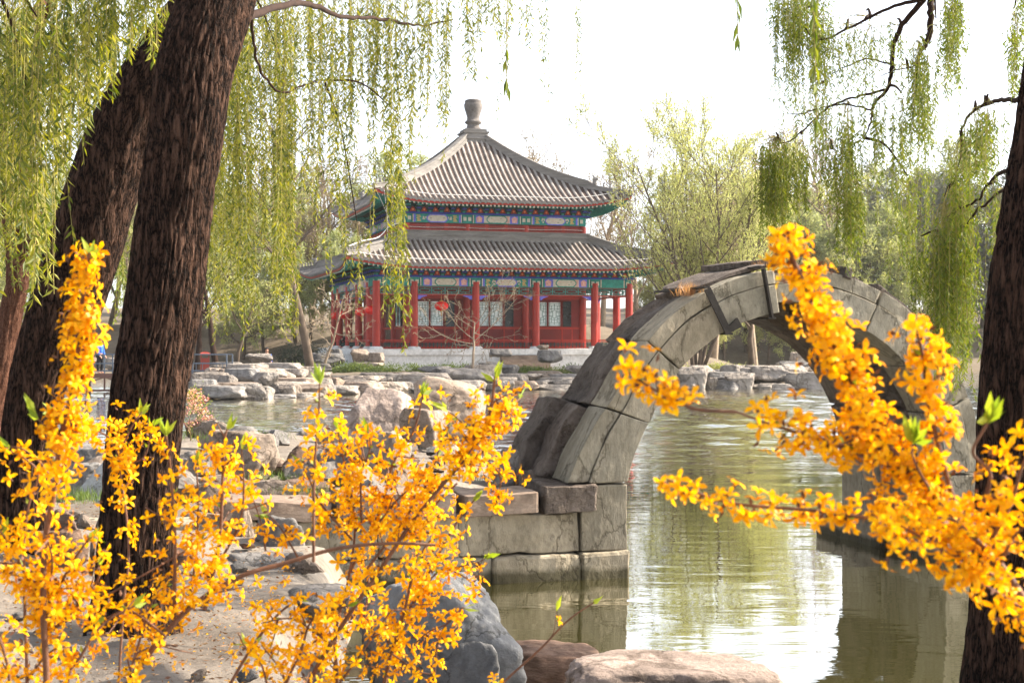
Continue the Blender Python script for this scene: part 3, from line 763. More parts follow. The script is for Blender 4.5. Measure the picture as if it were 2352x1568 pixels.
def window(k, u0, u1, kind):
    f = MB(); q = .045
    for a, b, c, d in ((u0 - .05, u1 + .05, Z0 - .06, Z0), (u0 - .05, u1 + .05, Z1, Z1 + .06), (u0 - .05, u0, Z0, Z1), (u1, u1 + .05, Z0, Z1)): sbox(f, k, a, b, WI + .003, WI + .075, c, d)
    fr = f.build('window', M['red_dark'] if kind else M['darkpane'], pav)
    p = MB(); sbox(p, k, u0, u1, WI + .003, WI + .02, Z0, Z1); p.build('pane', M['pane'] if kind else M['darkpane'], fr)
    if kind:
        g = MB(); w, h = u1 - u0, Z1 - Z0; t = .012
        def H(a, b, z): sbox(g, k, u0 + a * w, u0 + b * w, WI + .021, WI + .045, Z0 + z * h - t, Z0 + z * h + t)
        def V(a, y, z): sbox(g, k, u0 + a * w - t, u0 + a * w + t, WI + .021, WI + .044, Z0 + y * h, Z0 + z * h)
        for z in (.06, .14, .86, .94): H(0, 1, z)
        for a in (.10, .90): V(a, 0, 1)
        V(.36, .34, .66); V(.64, .34, .66); H(.36, .64, .34); H(.36, .64, .66); V(.5, .66, .94); V(.5, .06, .34)
        H(.0, .36, .42); H(.64, 1, .42); H(0, .36, .58); H(.64, 1, .58); V(.26, .14, .42); V(.74, .14, .42); V(.26, .58, .86); V(.74, .58, .86)
        H(.26, .74, .26); H(.26, .74, .74); H(.1, .26, .3); H(.74, .9, .3); H(.1, .26, .72); H(.74, .9, .72)
        g.build('window_lattice', M['lattice'], fr)
for k in (0, 1, 3):
    for c in (-4, 0, 4):
        if k == 3 and c == 0:
            d = MB(); sbox(d, k, -.9, .9, WI + .003, WI + .03, ZB + .02, ZB + 3.0); d.build('doorway', M['darkpane'], pav); continue
        window(k, c - 1.35, c - .53, 1); window(k, c - .40, c + .42, 1); window(k, c + .66, c + 1.12, 0)

# upper storey: band of red wall, painted beams, bracket sets
UB = 9.02
m = MB()
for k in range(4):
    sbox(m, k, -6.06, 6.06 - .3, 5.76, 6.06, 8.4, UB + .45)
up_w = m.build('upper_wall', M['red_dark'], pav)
m = MB()
for k in range(4):
    for z in (.02, .14, .27): sbox(m, k, -5.9, 5.9, 6.063, 6.10, UB + z - .03, UB + z + .03)
    for x in (-6, -2, 2, 6): sbox(m, k, x - .16, x + .16, 6.063, 6.16, 8.98, UB + .42)
    for x in (-4.6, -3.4, -.65, .65, 3.4, 4.6): sbox(m, k, x - .12, x + .12, 6.063, 6.115, 8.98, UB + .42)
m.build('panelling', M['red'], up_w)
for k in range(4):
    for i, (u0, u1) in enumerate(((-6, -2), (-2, 2), (2, 6))): beam(k, u0, u1, 6.22, UB + .46, UB + 1.02, (0, 1, 0)[i])
m = MB()
for k in range(4):
    sbox(m, k, -6.45, 6.45, 6.0, 6.42, UB + 1.023, UB + 1.09); sbox(m, k, -6.3, 6.3, 5.9, 6.30, UB + 1.093, UB + 1.13)
m.build('beam_plate', M['blue'], pav)
def brackets(o, hw, z, n):
    m = MB()
    for k in range(4):
        sbox(m, k, -hw - .1, hw + .1, o - .35, o - .10, z, z + .62, 0)
        for i in range(n):
            u = -hw + 2 * hw * i / (n - 1)
            for (w, d, a, b, mi) in ((.16, .16, .0, .10, 1), (.42, .20, .105, .20, 0), (.26, .34, .205, .29, 2), (.58, .42, .295, .38, 0), (.3, .56, .385, .48, 1)):
                sbox(m, k, u - w / 2, u + w / 2, o - .2, o - .2 + d, z + a, z + b, mi)
            if i < n - 1:
                v = u + hw / (n - 1); r = .13
                splate(m, k, [(v - .19, z + .03), (v + .19, z + .03), (v + .12, z + .24), (v, z + .36), (v - .12, z + .24)], o - .11, o - .085, 3)
                splate(m, k, [(v + r * .55 * math.cos(t), z + .16 + r * .55 * math.sin(t)) for t in np.arange(8) * math.pi / 4], o - .10, o - .075, 4)
    m.build('bracket_row', [M['teal_dark'], M['teal'], M['blue'], M['red'], M['orange']], pav)
brackets(6.36, 6.0, UB + 1.133, 17)
brackets(8.62, 8.4, ZA + .673, 25)

# tiled roofs
def roof(d0, d1, zt, H, a, up, ext, nm, wallo, zsoff, ridge_from):
    def P(k, w, d):
        t = (d - d0) / (d1 - d0); c = np.clip((abs(w) / max(d, .01) - .5) / .5, 0, 1)
        e = c ** 2.2 * max(t, 0) ** 2
        g = 1 + ext * e / d1
        return np.array(S(k, w * g, d * g, zt - H * (a * t - (a - 1) * t * t) + up * e))
    bed = MB(); nw, nt_ = 44, 10
    for k in range(4):
        V = [P(k, (2 * i / nw - 1) * (d0 + (d1 - d0) * j / nt_), d0 + (d1 - d0) * j / nt_) for j in range(nt_ + 1) for i in range(nw + 1)]
        ii = np.arange(nt_)[:, None] * (nw + 1) + np.arange(nw)[None]
        bed.add(V, np.stack([ii, ii + nw + 1, ii + nw + 2, ii + 1], -1).reshape(-1, 4))
    rf = bed.build(nm, M['tile_bed'], pav, True)
    rib = MB(); drip = MB(); fas = MB(); raf = MB()
    sp = .372; n = int(d1 / sp); th = np.linspace(0, math.pi, 6)
    for k in range(4):
        for i in range(-n, n + 1):
            w = i * sp; s = max(d0, abs(w) + .12)
            if s > d1 - .1: continue
            ds = np.linspace(s, d1 + .03, 9); C = np.array([P(k, w, d) for d in ds])
            ux = np.array(S(k, 1, 0, 0)); r = .096
            V = C[:, None] + ux[None, None] * (r * np.cos(th))[None, :, None] + np.array((0, 0, 1.0))[None, None] * (r * np.sin(th) * 1.05 + .004)[None, :, None]
            q = np.arange(8)[:, None] * 6 + np.arange(5)[None]
            rib.add(V.reshape(-1, 3), np.stack([q, q + 6, q + 7, q + 1], -1).reshape(-1, 4))
            e = C[-1]; oo = np.array(S(k, 0, 1, 0)); t8 = np.arange(10) * math.pi / 5
            drip.ngon([e + ux * .112 * math.cos(t) + np.array((0, 0, .03 + .112 * math.sin(t))) + oo * .012 for t in t8])
            g = P(k, w + sp / 2, d1) if abs(w + sp / 2) < d1 - .05 else None
            if g is not None:
                drip.ngon([g + ux * x + np.array((0, 0, z)) + oo * .02 for x, z in ((-.115, .02), (-.10, -.09), (0, -.155), (.10, -.09), (.115, .02))])
        m_ = 56; E = [P(k, (2 * i / m_ - 1) * (d1 - .06), d1 - .06) for i in range(m_ + 1)]
        for i in range(m_):
            a_, b_ = E[i], E[i + 1]; zz = np.array((0, 0, 1.0)); oo = np.array(S(k, 0, 1, 0))
            fas.add([a_ - zz * .24, b_ - zz * .24, b_ - zz * .05, a_ - zz * .05], [(0, 1, 2, 3)], 0)
            wa = np.array(S(k, (2 * i / m_ - 1) * wallo, wallo, zsoff)); wb = np.array(S(k, (2 * (i + 1) / m_ - 1) * wallo, wallo, zsoff))
            fas.add([a_ - zz * .24, wa, wb, b_ - zz * .24], [(0, 1, 2, 3)], 1)
        nr = int(2 * d1 / .27)
        for i in range(nr + 1):
            u = (2 * i / nr - 1) * .985; e = P(k, u * (d1 - .14), d1 - .14); ti = np.array(S(k, u * wallo, wallo + .4, zsoff - .06))
            e2 = e + (ti - e) * .62
            raf.bar(e - np.array((0, 0, .31)), e2 - np.array((0, 0, .10)), .10, .12, 1)
            o = np.array(S(k, 0, 1, 0)); raf.bar(e - np.array((0, 0, .31)) - o * .0, e - np.array((0, 0, .31)) + o * .012, .115, .135, 0)
    rib.build('tile_row', M['tile'], rf, True); drip.build('eave_tile', M['ridge'], rf)
    fas.build('eave_board', [M['red'], M['teal_dark']], pav); raf.build('rafter_row', [M['cream'], M['teal']], pav)
    for k in range(4):
        hp = MB(); D = np.linspace(ridge_from, d1 + .02, 26); C = np.array([P(k, d, d) for d in D])
        hh = np.where(np.arange(26) < 19, .50, .27); ww = np.where(np.arange(26) < 19, .17, .13)
        sdv = np.array(S(k, 1, -1, 0)) / math.sqrt(2)
        for lay, (f0, f1, fw) in enumerate(((-.15, .35, 1.0), (.35, .80, .72), (.80, 1.0, 1.12))):
            V = []
            for c, h, w in zip(C, hh, ww):
                for sx, f in ((-1, f0), (1, f0), (1, f1), (-1, f1)): V.append(c + sdv * w * fw * sx + np.array((0, 0, h * f + .02)))
            q = np.arange(25)[:, None] * 4 + np.arange(4)[None]; q2 = np.arange(25)[:, None] * 4 + (np.arange(4)[None] + 1) % 4
            hp.add(V, np.stack([q, q2, q2 + 4, q + 4], -1).reshape(-1, 4)); hp.ngon(V[:4][::-1]); hp.ngon(V[-4:])
        hr = hp.build('hip_ridge', M['ridge'], pav)
        be = MB(); od = np.array(S(k, 1, 1, 0)) / math.sqrt(2)
        c = C[19] + np.array((0, 0, .27))
        be.lathe(c, [(.13, 0), (.17, .12), (.13, .28), (.16, .40), (.09, .52), (.0, .56)], 8); be.bar(c + np.array((0, 0, .38)), c + od * .26 + np.array((0, 0, .44)), .13, .15); be.bar(c + np.array((0, 0, .5)), c - od * .16 + np.array((0, 0, .66)), .05, .10)
        for i in range(5):
            c = C[20] + (C[25] - C[20]) * (i + .4) / 5 + np.array((0, 0, .28))
            be.lathe(c, [(.07, 0), (.085, .07), (.05, .17), (.07, .23), (.03, .30), (.0, .31)], 6); be.bar(c + np.array((0, 0, .22)), c + od * .13 + np.array((0, 0, .24)), .06, .06)
        be.build('ridge_beasts', M['ridge'], hr)
    return P
PU = roof(0.78, 8.25, 15.60, 4.85, 1.42, .62, .35, 'upper_roof', 6.2, UB + 1.9, .8)
PL = roof(6.18, 10.45, 8.50, 2.00, 1.22, .52, .30, 'lower_roof', 8.4, ZA + 1.45, 6.3)
m = MB()
for k in range(4):
    for i, (o, z0, z1) in enumerate(((6.52, 8.26, 8.50), (6.44, 8.503, 8.62), (6.50, 8.623, 8.72), (6.36, 8.723, 8.90), (6.42, 8.903, 8.98))): sbox(m, k, -o, o - .4, o - .4, o, z0, z1)
m.build('ridge_band', M['ridge'], pav)
m = MB()
for (h, z0, z1) in ((.86, 15.1, 15.62), (.80, 15.623, 15.8), (.90, 15.803, 15.92), (.84, 15.923, 16.2), (.93, 16.203, 16.33), (.78, 16.333, 16.5)): m.box((0, 0, (z0 + z1) / 2), (2 * h, 2 * h, z1 - z0))
cb = m.build('roof_crown', M['ridge'], pav)
m = MB(); m.lathe((0, 0, 16.5), [(0.577, 0.000), (0.558, 0.103), (0.465, 0.189), (0.428, 0.361), (0.465, 0.413), (0.577, 0.473), (0.595, 0.568), (0.521, 0.636), (0.446, 0.705), (0.437, 0.860), (0.512, 1.161), (0.614, 1.462), (0.651, 1.720), (0.642, 1.823), (0.577, 1.892), (0.614, 1.961), (0.558, 2.081), (0.279, 2.167), (0.000, 2.193)], 28)
m.build('finial', M['finial'], pav, True)
# cables over the roofs, as the photograph shows them
m = MB()
m.tube([PU(0, w, 7.55) + np.array((0, 0, .14)) for w in np.linspace(-7.4, 7.6, 24)], .018, 4); m.tube([PL(0, w, 9.75) + np.array((0, 0, .14)) for w in np.linspace(-9.6, 9.6, 30)], .018, 4)
m.tube([S(0, w, 6.2, UB + .17 + .02 * math.sin(w * 1.7)) for w in np.linspace(-6, 6, 40)], .014, 4)
a, b = np.array(PU(0, -8.1, 8.2)), np.array(PL(0, -6.9, 6.9))
m.tube([a + np.array((0, 0, -.1)), (a + b) / 2 + np.array((.12, 0, 0)), b + np.array((.3, 0, .5))], .016, 4); m.tube([a + np.array((.5, 0, -.15)), (a + b) / 2 + np.array((.1, 0, -.2)), b + np.array((-.5, 0, .3))], .016, 4)
m.tube(spline([PL(0, -w, w) + np.array((0, 0, h)) for w, h in ((6.6, 1.1), (7.4, 1.15), (8.2, .75), (9.3, .75), (10.3, .5))], 6), .03, 5)
m.build('cable', M['wire'], pav)
# steps up to the gallery
m = MB()
for i in range(4): sbox(m, 0, -.7, 2.3, 9.51 + .36 * (3 - i), 9.505 + .36 * (4 - i), -.3, .20 + .24 * i)
m.build('stair', M['slab'], pav)

# lanterns hung under the gallery eaves
def lantern_at(k, u, o, label, z=4.05):
    c, s = math.cos(TH), math.sin(TH); p = S(k, u, o, 0)
    loc = (PC[0] + p[0] * c - p[1] * s, PC[1] + p[0] * s + p[1] * c, PC[2] + z)
    return loc, label
m = MB(); prof = [(.10, -.30)] + [(.42 * math.cos(t) ** .8 + .02, .29 * math.sin(t)) for t in np.linspace(-1.25, 1.25, 13)] + [(.10, .30)]
m.lathe((0, 0, 0), prof, 24); lant = thing('red_lantern', 'x', 'lantern', (0, 0, 0))
m.build('shade', M['lantern'], lant, False)
m = MB(); m.lathe((0, 0, .28), [(.11, 0), (.12, .06), (.02, .09)], 12); m.lathe((0, 0, -.36), [(.02, 0), (.11, .03), (.11, .08)], 12); m.tube([(0, 0, .35), (0, 0, 1.0)], .012, 5); m.build('cap', M['gold'], lant)
m = MB()
for i in range(9): m.tube([(0.05 * math.cos(i * .7), .05 * math.sin(i * .7), -.35), (0.035 * math.cos(i * .7), .035 * math.sin(i * .7), -.62)], .008, 3)
m.build('tassel', M['gold'], lant)
LN = [lantern_at(0, -4.15, 8.0, 'round red lantern hanging in front of the paper window beside the bare sapling'),
      lantern_at(3, 6.1, 8.3, 'red lantern hanging just behind the corner column of the pavilion', 3.8),
      lantern_at(3, 2.6, 8.3, 'red lantern second along the shaded side gallery from the corner column', 3.75),
      lantern_at(3, -4.5, 8.3, 'red lantern in the side gallery above the seated man', 3.7),
      lantern_at(3, -8.0, 8.3, 'red lantern at the far end of the shaded side gallery', 3.7)]
for i, (loc, lab) in enumerate(LN):
    if i == 0: lant.location = loc; lant['label'] = lab; lant['group'] = 'red lanterns of the pavilion'
    else: dup(lant, loc, 0, 1.0, lab, 'red lanterns of the pavilion')

# ------------------------------------------------------------------ the ruined arch bridge
BO = np.array((1.197, 15.10, 0.0)); BR = math.atan2(0.25, 0.97)
bridge = thing('ruined_arch_bridge', 'ruined single arch stone bridge standing in the water with two iron bands', 'bridge', BO, BR)
AC = (2.0, 1.0)                 # arch centre (along, up) in the bridge's own axes
RI, RO = 1.82, 2.30
ARCHM = [M['arch'], M['arch_rough']]
def flare(a, base, top):        # the legs spread outwards towards the springing on the left
    return base * max(0.0, 1 - a / 24.0) ** 1.2 + top
def wedge(a0, a1, r0, r1, w0, w1, f0=0.0, f1=0.0):
    def fn(a, b, c):
        d = a0 + (a1 - a0) * a; t = RAD(180 - d)
        q0 = r0 + flare(d, f0, 0); q1 = r1 + flare(d, f1, 0); r = q0 + (q1 - q0) * c
        return (AC[0] + r * math.cos(t), w0 + (w1 - w0) * b, AC[1] + r * math.sin(t))
    return fn
JT = [0, 20, 41, 63, 83.5, 97, 117, 138, 158, 180]
g = 0.22
for i in range(9):
    a0, a1 = JT[i] + g, JT[i + 1] - g
    ins = 0.06 if i == 4 else 0.0
    m = MB()
    block(m, wedge(a0, a1, RI + ins * 2, RI + 0.315, ins, 0.62, .15, .26), 10, 4, 5, 0.02, 0.010, 3.4, i, 0)                 # main face
    block(m, wedge(a0, a1, RI + 0.322, RO - ins, ins + 0.018, 0.62, .26, .33), 10, 4, 3, 0.035, 0.013, 3.4, i + 9, 0)       # raised band
    m.build('voussoir', ARCHM, bridge)
    for j, (w0, w1) in enumerate(((0.63, 1.12), (1.13, 1.72))):
        m = MB(); block(m, wedge(a0 + .3 * (j + 1), a1 + .3 * (j - 1), RI, RO + (0.03 if i % 2 else -0.02) - .03 * j + ((.14, .30)[j] if i == 0 else 0), w0, w1, .15, (.34, .36)[j]), 14, 8, 8, 0.03, 0.055, 2.6, i * 3 + j, 1)
        o = m.build('voussoir', ARCHM, bridge)
    m = MB(); block(m, wedge(a0, a1, RI, RI + (0.34 if i > 4 else 0.16), 1.73, 2.55, .15, .15), 5, 3, 2, 0.03, 0.014, 2.2, i * 5, 1); m.build('voussoir', ARCHM, bridge)
# broken slabs lying along the crown (paving left on the extrados)
for (a0, a1, r0, r1, w0, w1, sd_) in ((64, 85, RO + .01, RO + .06, .25, 1.6, 1), (80, 92, RO + .065, RO + .14, .5, 1.9, 2), (99, 118, RO + .01, RO + .09, .3, 1.8, 3), (103.5, 106.5, RO - .04, RO + .10, -.02, .5, 4), (118, 133, RO + .01, RO + .16, .35, 1.4, 5)):
    m = MB(); block(m, wedge(a0, a1, r0, r1, w0, w1), 5, 4, 2, 0.12, 0.03, 2.4, sd_ * 3, 1); m.build('loose_slab', ARCHM, bridge)
# iron bands round the joints
for a in (62.5, 79.5):
    m = MB(); t = RAD(180 - a)
    def rp(r, w, da=0.0): q = t - RAD(da); return (AC[0] + r * math.cos(q), w, AC[1] + r * math.sin(q))
    m.bar(rp(RI - .03, -.035), rp(RO + .03, -.035), .022, .075); m.bar(rp(RO + .05, -.04), rp(RO + .05, 1.5), .075, .02); m.bar(rp(RI - .035, -.04), rp(RI - .035, 1.0), .09, .02)
    if a < 70: m.add([rp(RI - .03, -.04), rp(RI - .03, -.04, 5.5), rp(RI + .08, -.04, 5.0), rp(RI + .03, -.04), rp(RI - .03, .12), rp(RI - .03, .12, 5.5), rp(RI + .08, .12, 5.0), rp(RI + .03, .12)], [(0, 1, 2, 3), (4, 5, 6, 7), (0, 1, 5, 4), (1, 2, 6, 5), (2, 3, 7, 6)])
    m.build('iron_band', M['iron'], bridge)
# left pier and footing
def bl(name, x0, x1, y0, y1, z0, z1, mi=0, r=.06, amp=.012, n=(4, 4, 4), sd_=0.0):
    m = MB(); block(m, cuboid(x0, x1, y0, y1, z0, z1), n[0], n[1], n[2], r, amp, 2.6, sd_, mi); return m.build(name, ARCHM, bridge)
XI = AC[0] - RI - .15             # 0.03
bl('pier_stone', XI - .015 - .50, XI, 0, 0.62, .29, .985, 0, .025, .010, (5, 4, 9), 1)
bl('pier_stone', XI - .60, XI, .63, 1.5, .29, .99, 1, .06, .02, (4, 4, 5), 2); bl('pier_stone', XI - .55, XI, 1.51, 2.5, .29, .99, 1, .06, .02, (4, 4, 5), 3)
bl('footing_stone', XI - .52, XI + .01, -.06, .9, -.6, .285, 0, .05, .022, (5, 5, 6), 4); bl('footing_stone', XI - .5, XI + .0, .91, 2.55, -.6, .285, 0, .05, .022, (4, 5, 5), 5)
# right pier
XR = AC[0] + RI
bl('pier_stone', XR, XR + .5, 0, .62, .29, .985, 0, .025, .010, (5, 4, 9), 6); bl('pier_stone', XR, XR + .6, .63, 1.5, .29, .985, 0, .05, .012, (4, 4, 5), 7); bl('pier_stone', XR, XR + .6, 1.51, 2.5, .29, .985, 0, .05, .012, (4, 4, 5), 8)
bl('footing_stone', XR - .10, XR + .55, -.08, 1.2, -.6, .285, 0, .07, .012, (4, 5, 4), 9); bl('footing_stone', XR - .16, XR + .6, 1.21, 2.95, -.6, .285, 0, .07, .015, (4, 5, 4), 10)
bl('pier_stone', XR + .51, XR + 2.4, .05, 2.4, -.6, .95, 1, .05, .02, (6, 6, 5), 11)
# retaining wall on the left of the pier
x = XI - .53; q = 0
for wd in (.95, 1.35, .8, 1.2, .9):
    bl('wall_stone', x - wd + .004, x - .002, -.05 + .02 * (q % 2), .8, -.6, .27, 0, .035, .030, (10, 4, 7), 20 + q); q += 1; x -= wd
x = XI - .53; q = 0
for wd in (1.3, .85, 1.2, .9, .9):
    bl('wall_stone', x - wd + .004, x - .002, .02 + .02 * (q % 2), .8, .28, .70, 0, .035, .032, (10, 4, 6), 30 + q); q += 1; x -= wd

def bw(s, w, z):                # bridge axes to world
    c, sn = math.cos(BR), math.sin(BR); return np.array((BO[0] + s * c - w * sn, BO[1] + s * sn + w * c, z))
def cope(label, s0, s1, w0, w1, z0, z1, mat, amp, tilt=(0, 0), sd_=0.0, grp=None):
    m = MB(); L, W, H = s1 - s0, w1 - w0, z1 - z0
    block(m, cuboid(-L / 2, L / 2, -W / 2, W / 2, 0, H), 12, 6, 5, .035, amp, 3.2, sd_)
    o = m.build('coping_slab', M[mat]); p = bw((s0 + s1) / 2, (w0 + w1) / 2, z0); o.location = p; o.rotation_euler = (tilt[0], tilt[1], BR)
    return tag(o, label, 'stone slab', grp)
cope('rough faced stone block on the wall top touching the bridge pier', -.92, -.33, -.12, .55, .715, 1.0, 'arch_rough', .035, (0, 0), 1)
cope('smooth edged reddish coping slab on the wall, second from the bridge pier', -1.75, -.98, -.14, .6, .715, .93, 'slab', .012, (0, -.03), 2)
cope('long carved coping slab half behind the yellow blossom on the wall', -3.05, -1.85, -.1, .6, .712, .96, 'slab', .012, (0, .02), 3)
cope('worn coping slab at the inland end of the stone wall', -4.2, -3.12, -.02, .7, .71, .90, 'slab', .02, (0, .04), 4)

# dry grass on the arch crown
def tuft(name, label, loc, n, h, rad, mat, rng, cat='grass', lean=0.3):
    m = MB(); b = rng.normal(0, rad, (n, 3)); b[:, 2] = 0
    d = np.stack([rng.normal(0, lean, n), rng.normal(0, lean, n), np.ones(n)], 1); leaves(m, b, d, h * rng.uniform(.4, 1.2, n), h * .045, rng)
    o = m.build(name, M[mat]); o.location = tuple(float(q) for q in loc); o['kind'] = 'stuff'; return tag(o, label, cat)
rng = np.random.default_rng(11)
def onarch(a, w, up=0.0):
    t = RAD(180 - a); return bw(AC[0] + (RO + up) * math.cos(t), w, AC[1] + (RO + up) * math.sin(t))
tuft('dry_grass_tuft', 'dry reddish grass tuft on the arch by the first iron band', onarch(60, .35), 160, .17, .07, 'drygrass', rng)
tuft('dry_grass_tuft', 'small dry grass tuft on the top of the arch crown', onarch(84, .5, .05), 60, .09, .06, 'drygrass', rng)

# ------------------------------------------------------------------ boulders on the near bank
def R(label, px, py_top, py_base, wpx, Y, depth, mat, seed, rz=0.0, tilt=(0, 0), sub=5, sink=0.12, zb=None, **kw):
    k = F / Y; h = (py_base - py_top) / k; p = at(px, py_base, Y)
    return rock('boulder', label, (wpx / k, depth, h / (1 - sink)), p, mat, seed, sub, rz, tilt, sink=sink, **kw)
R('big blue grey boulder at the water edge with cracked flat face', 1010, 1292, 1590, 345, 9.75, 1.3, 'rock_blue', 52, .5, (-.05, -.05), 6, planes=17, sharp=22, rough=.085)
R('lower blue grey boulder propping the big boulder at its base', 1075, 1470, 1640, 210, 9.3, .6, 'rock_blue', 21, .5, (0, .1), 5, sharp=18, planes=12)
R('brown rock wedged between the blue boulder and the granite slab', 1268, 1448, 1600, 235, 10.1, .7, 'rock_brown', 4, .1, (0, .05), 5, sharp=16, ftop=.5, box=.72)
R('broad pale granite boulder with a rough flat top beside the water', 1535, 1472, 1680, 590, 9.0, 1.0, 'rock_pink', 8, 0.03, (0, .04), 6, sharp=14, planes=9, rough=.085, ftop=.55, box=.66, freq=2.6)
R('pale smooth boulder above the grassy ledge', 560, 986, 1112, 185, 17.5, .9, 'rock_warm', 12, .3, (0, .1), 5, sharp=16)
R('small grey rounded rock behind the pale boulder', 628, 985, 1030, 66, 20, .4, 'rock_grey', 13, .3, sub=4)
R('brown slanting rock right beside the pale boulder', 668, 1022, 1105, 100, 17.8, .6, 'rock_brown', 14, .2, (0, .5), 5)
R('tall tilted rock with pink broken face at the pond edge', 845, 884, 1025, 178, 26, 1.2, 'rock_pink', 46, .1, (-.15, .2), 6, planes=16, rough=.06)
R('smooth sandy topped boulder standing furthest back on the bank', 1030, 862, 985, 175, 27, 1.3, 'rock_warm', 18, .2, (0, .08), 5, sharp=10)
R('flat slab leaning in front of the sandy topped boulder', 985, 938, 1020, 150, 24.5, 1.0, 'rock_warm', 19, .1, (0, .1), 5, planes=11)
R('low grey rock below the tilted pink rock', 762, 1012, 1115, 150, 17.2, .7, 'rock_grey', 23, .4, (0, -.1), 5)
R('warm grey rock half hidden among the yellow blossom', 905, 985, 1120, 130, 17, .7, 'rock_warm', 24, .8, sub=5)
R('squared grey stone sitting between the blossom and the arch foot', 1170, 1028, 1112, 78, 15.75, .35, 'rock_grey', 25, .2, sub=5, sharp=24, planes=6)
R('brown layered rock behind the leaning trunk foot', 130, 1165, 1260, 135, 11.8, .5, 'rock_brown', 31, .2, (0, .12), 5, strat=.03)
R('second layered brown ledge under the first one', 165, 1215, 1310, 180, 11.2, .55, 'rock_brown', 32, .4, (0, -.05), 5, strat=.03)
R('upright tan stone leaning on the thick willow trunk', 212, 1160, 1300, 42, 9.6, .3, 'rock_warm', 33, .4, (0, .15), 5)
R('flat grey boulder on the trodden earth', 735, 1330, 1415, 230, 10.6, .7, 'rock_grey', 35, .1, (0, .06), 5, ftop=.5)
R('grey ledge rock below the stone wall end', 600, 1268, 1345, 190, 12.2, .6, 'rock_grey', 36, .3, sub=5)
R('pale weathered block at the end of the wall', 560, 1150, 1290, 140, 13.6, .5, 'rock_warm', 37, .2, sub=5, sharp=22, planes=8)
R('grey mottled block under the worn coping slab', 640, 1180, 1300, 130, 13.4, .5, 'rock_grey', 38, .15, sub=5, sharp=22, planes=8)
R('low grey rock near the pink blossom shrub', 440, 1035, 1085, 90, 19, .5, 'rock_grey', 39, .5, sub=4)
R('dark rock in the gap right of the thick trunk', 455, 1090, 1130, 80, 16.5, .5, 'rock_grey', 40, .2, sub=4)
R('pale sunlit rock at the pond edge between the two trunks', 178, 962, 1010, 90, 25, .7, 'rock_pink', 41, .5, sub=4)
R('flat pale rock lying under the sunlit pond edge rock', 165, 1003, 1035, 120, 24, .6, 'rock_grey', 42, .2, sub=4)
R('big grey rounded rock between the two trunks', 195, 1020, 1090, 140, 19, .8, 'rock_grey', 43, .3, (0, .1), 5)
R('grey rock with a dark side below the rounded rock', 195, 1060, 1130, 130, 15, .5, 'rock_grey', 44, .1, sub=5)
R('pale rock at the far left water edge', -2, 925, 1000, 60, 26, .8, 'rock_pink', 45, .1, sub=4)
# tilted inscribed slab
st = thing('inscribed_slab', 'tilted blue grey stone slab with worn inscription lying in the grass', 'stone slab', at(207, 1140, 13.5) + np.array((0, 0, -.02)), RAD(-8))
m = MB(); block(m, cuboid(-.14, .14, -.03, .03, 0, .44), 3, 2, 4, .08, .002, 3, 5); s1 = m.build('slab', M['stele'], st); s1.rotation_euler = (-.35, RAD(38), 0)
rg = random.Random(5); m = MB()
for cx in (-.055, .0, .055):
    for row in range(4):
        z = .10 + row * .052
        for q in range(6):
            a, b = rg.uniform(-.018, .018), rg.uniform(-.018, .018); l = rg.uniform(.008, .02)
            m.box((cx + a, -.0315, z + b), ((l, .003, .003) if q % 2 else (.003, .003, l)))
s2 = m.build('inscription', M['rock_dark'], s1)
# small stones scattered over the bank
proto = [rock_mesh((1, .8, .5), 60 + i, 3).build('stone', M[('rock_grey', 'rock_warm', 'rock_brown')[i % 3]]).data for i in range(5)]
for o in list(COL.objects):
    if o.name.startswith('stone'): bpy.data.objects.remove(o)
rng = np.random.default_rng(5); k = 0
while k < 130:
    y = rng.uniform(7.2, 27); xx = rng.uniform(-.36 * y, min(.4, .1 * y)); 
    if sdf(NEAR, np.array([[xx]]), np.array([[y]]))[0, 0] > -.45: continue
    o = bpy.data.objects.new('loose_stone', proto[k % 5]); COL.objects.link(o); s = rng.uniform(.08, .42) * ((2.2 if rng.random() < .6 else 1.2) if y > 14.5 and xx > -7 else (1 if y > 11 else .45))
    o.location = (xx, y, gz(xx, y) - .05 * s); o.scale = (s, s, s * rng.uniform(.7, 1.3)); o.rotation_euler = (0, 0, rng.uniform(0, 6.28)); k += 1
    tag(o, 'loose small stone lying on the earth of the near bank', 'stone', 'loose stones on the near bank')
# ground litter and grass on the bank
m = MB(); n = 7000; y = rng.uniform(6.8, 17, n); xx = rng.uniform(-.38, .06, n) * y
keep = sdf(NEAR, xx[None], y[None])[0] < -.5; xx, y = xx[keep], y[keep]; n = len(xx)
b = np.stack([xx, y, near_h(xx[None], y[None])[0] + .045], 1); d = np.stack([rng.normal(size=n), rng.normal(size=n), rng.normal(0, .18, n)], 1)
leaves(m, b, d, rng.uniform(.012, .05, n), rng.uniform(.003, .014, n), rng)
o = m.build('leaf_litter', M['litter']); o['kind'] = 'stuff'; o['label'] = 'dry fallen leaves and twigs scattered on the bank'
m = MB(); n = 700; y = rng.uniform(6.8, 11.5, n); xx = rng.uniform(-.36, -.06, n) * y
keep = sdf(NEAR, xx[None], y[None])[0] < -.5; xx, y = xx[keep], y[keep]; n = len(xx)
b = np.stack([xx, y, near_h(xx[None], y[None])[0] + .05], 1); d = np.stack([rng.normal(size=n), rng.normal(size=n), rng.normal(0, .2, n)], 1); leaves(m, b, d, rng.uniform(.010, .018, n), .009, rng)
o = m.build('fallen_petals', M['petal']); o['kind'] = 'stuff'; o['label'] = 'yellow petals fallen on the earth under the forsythia'
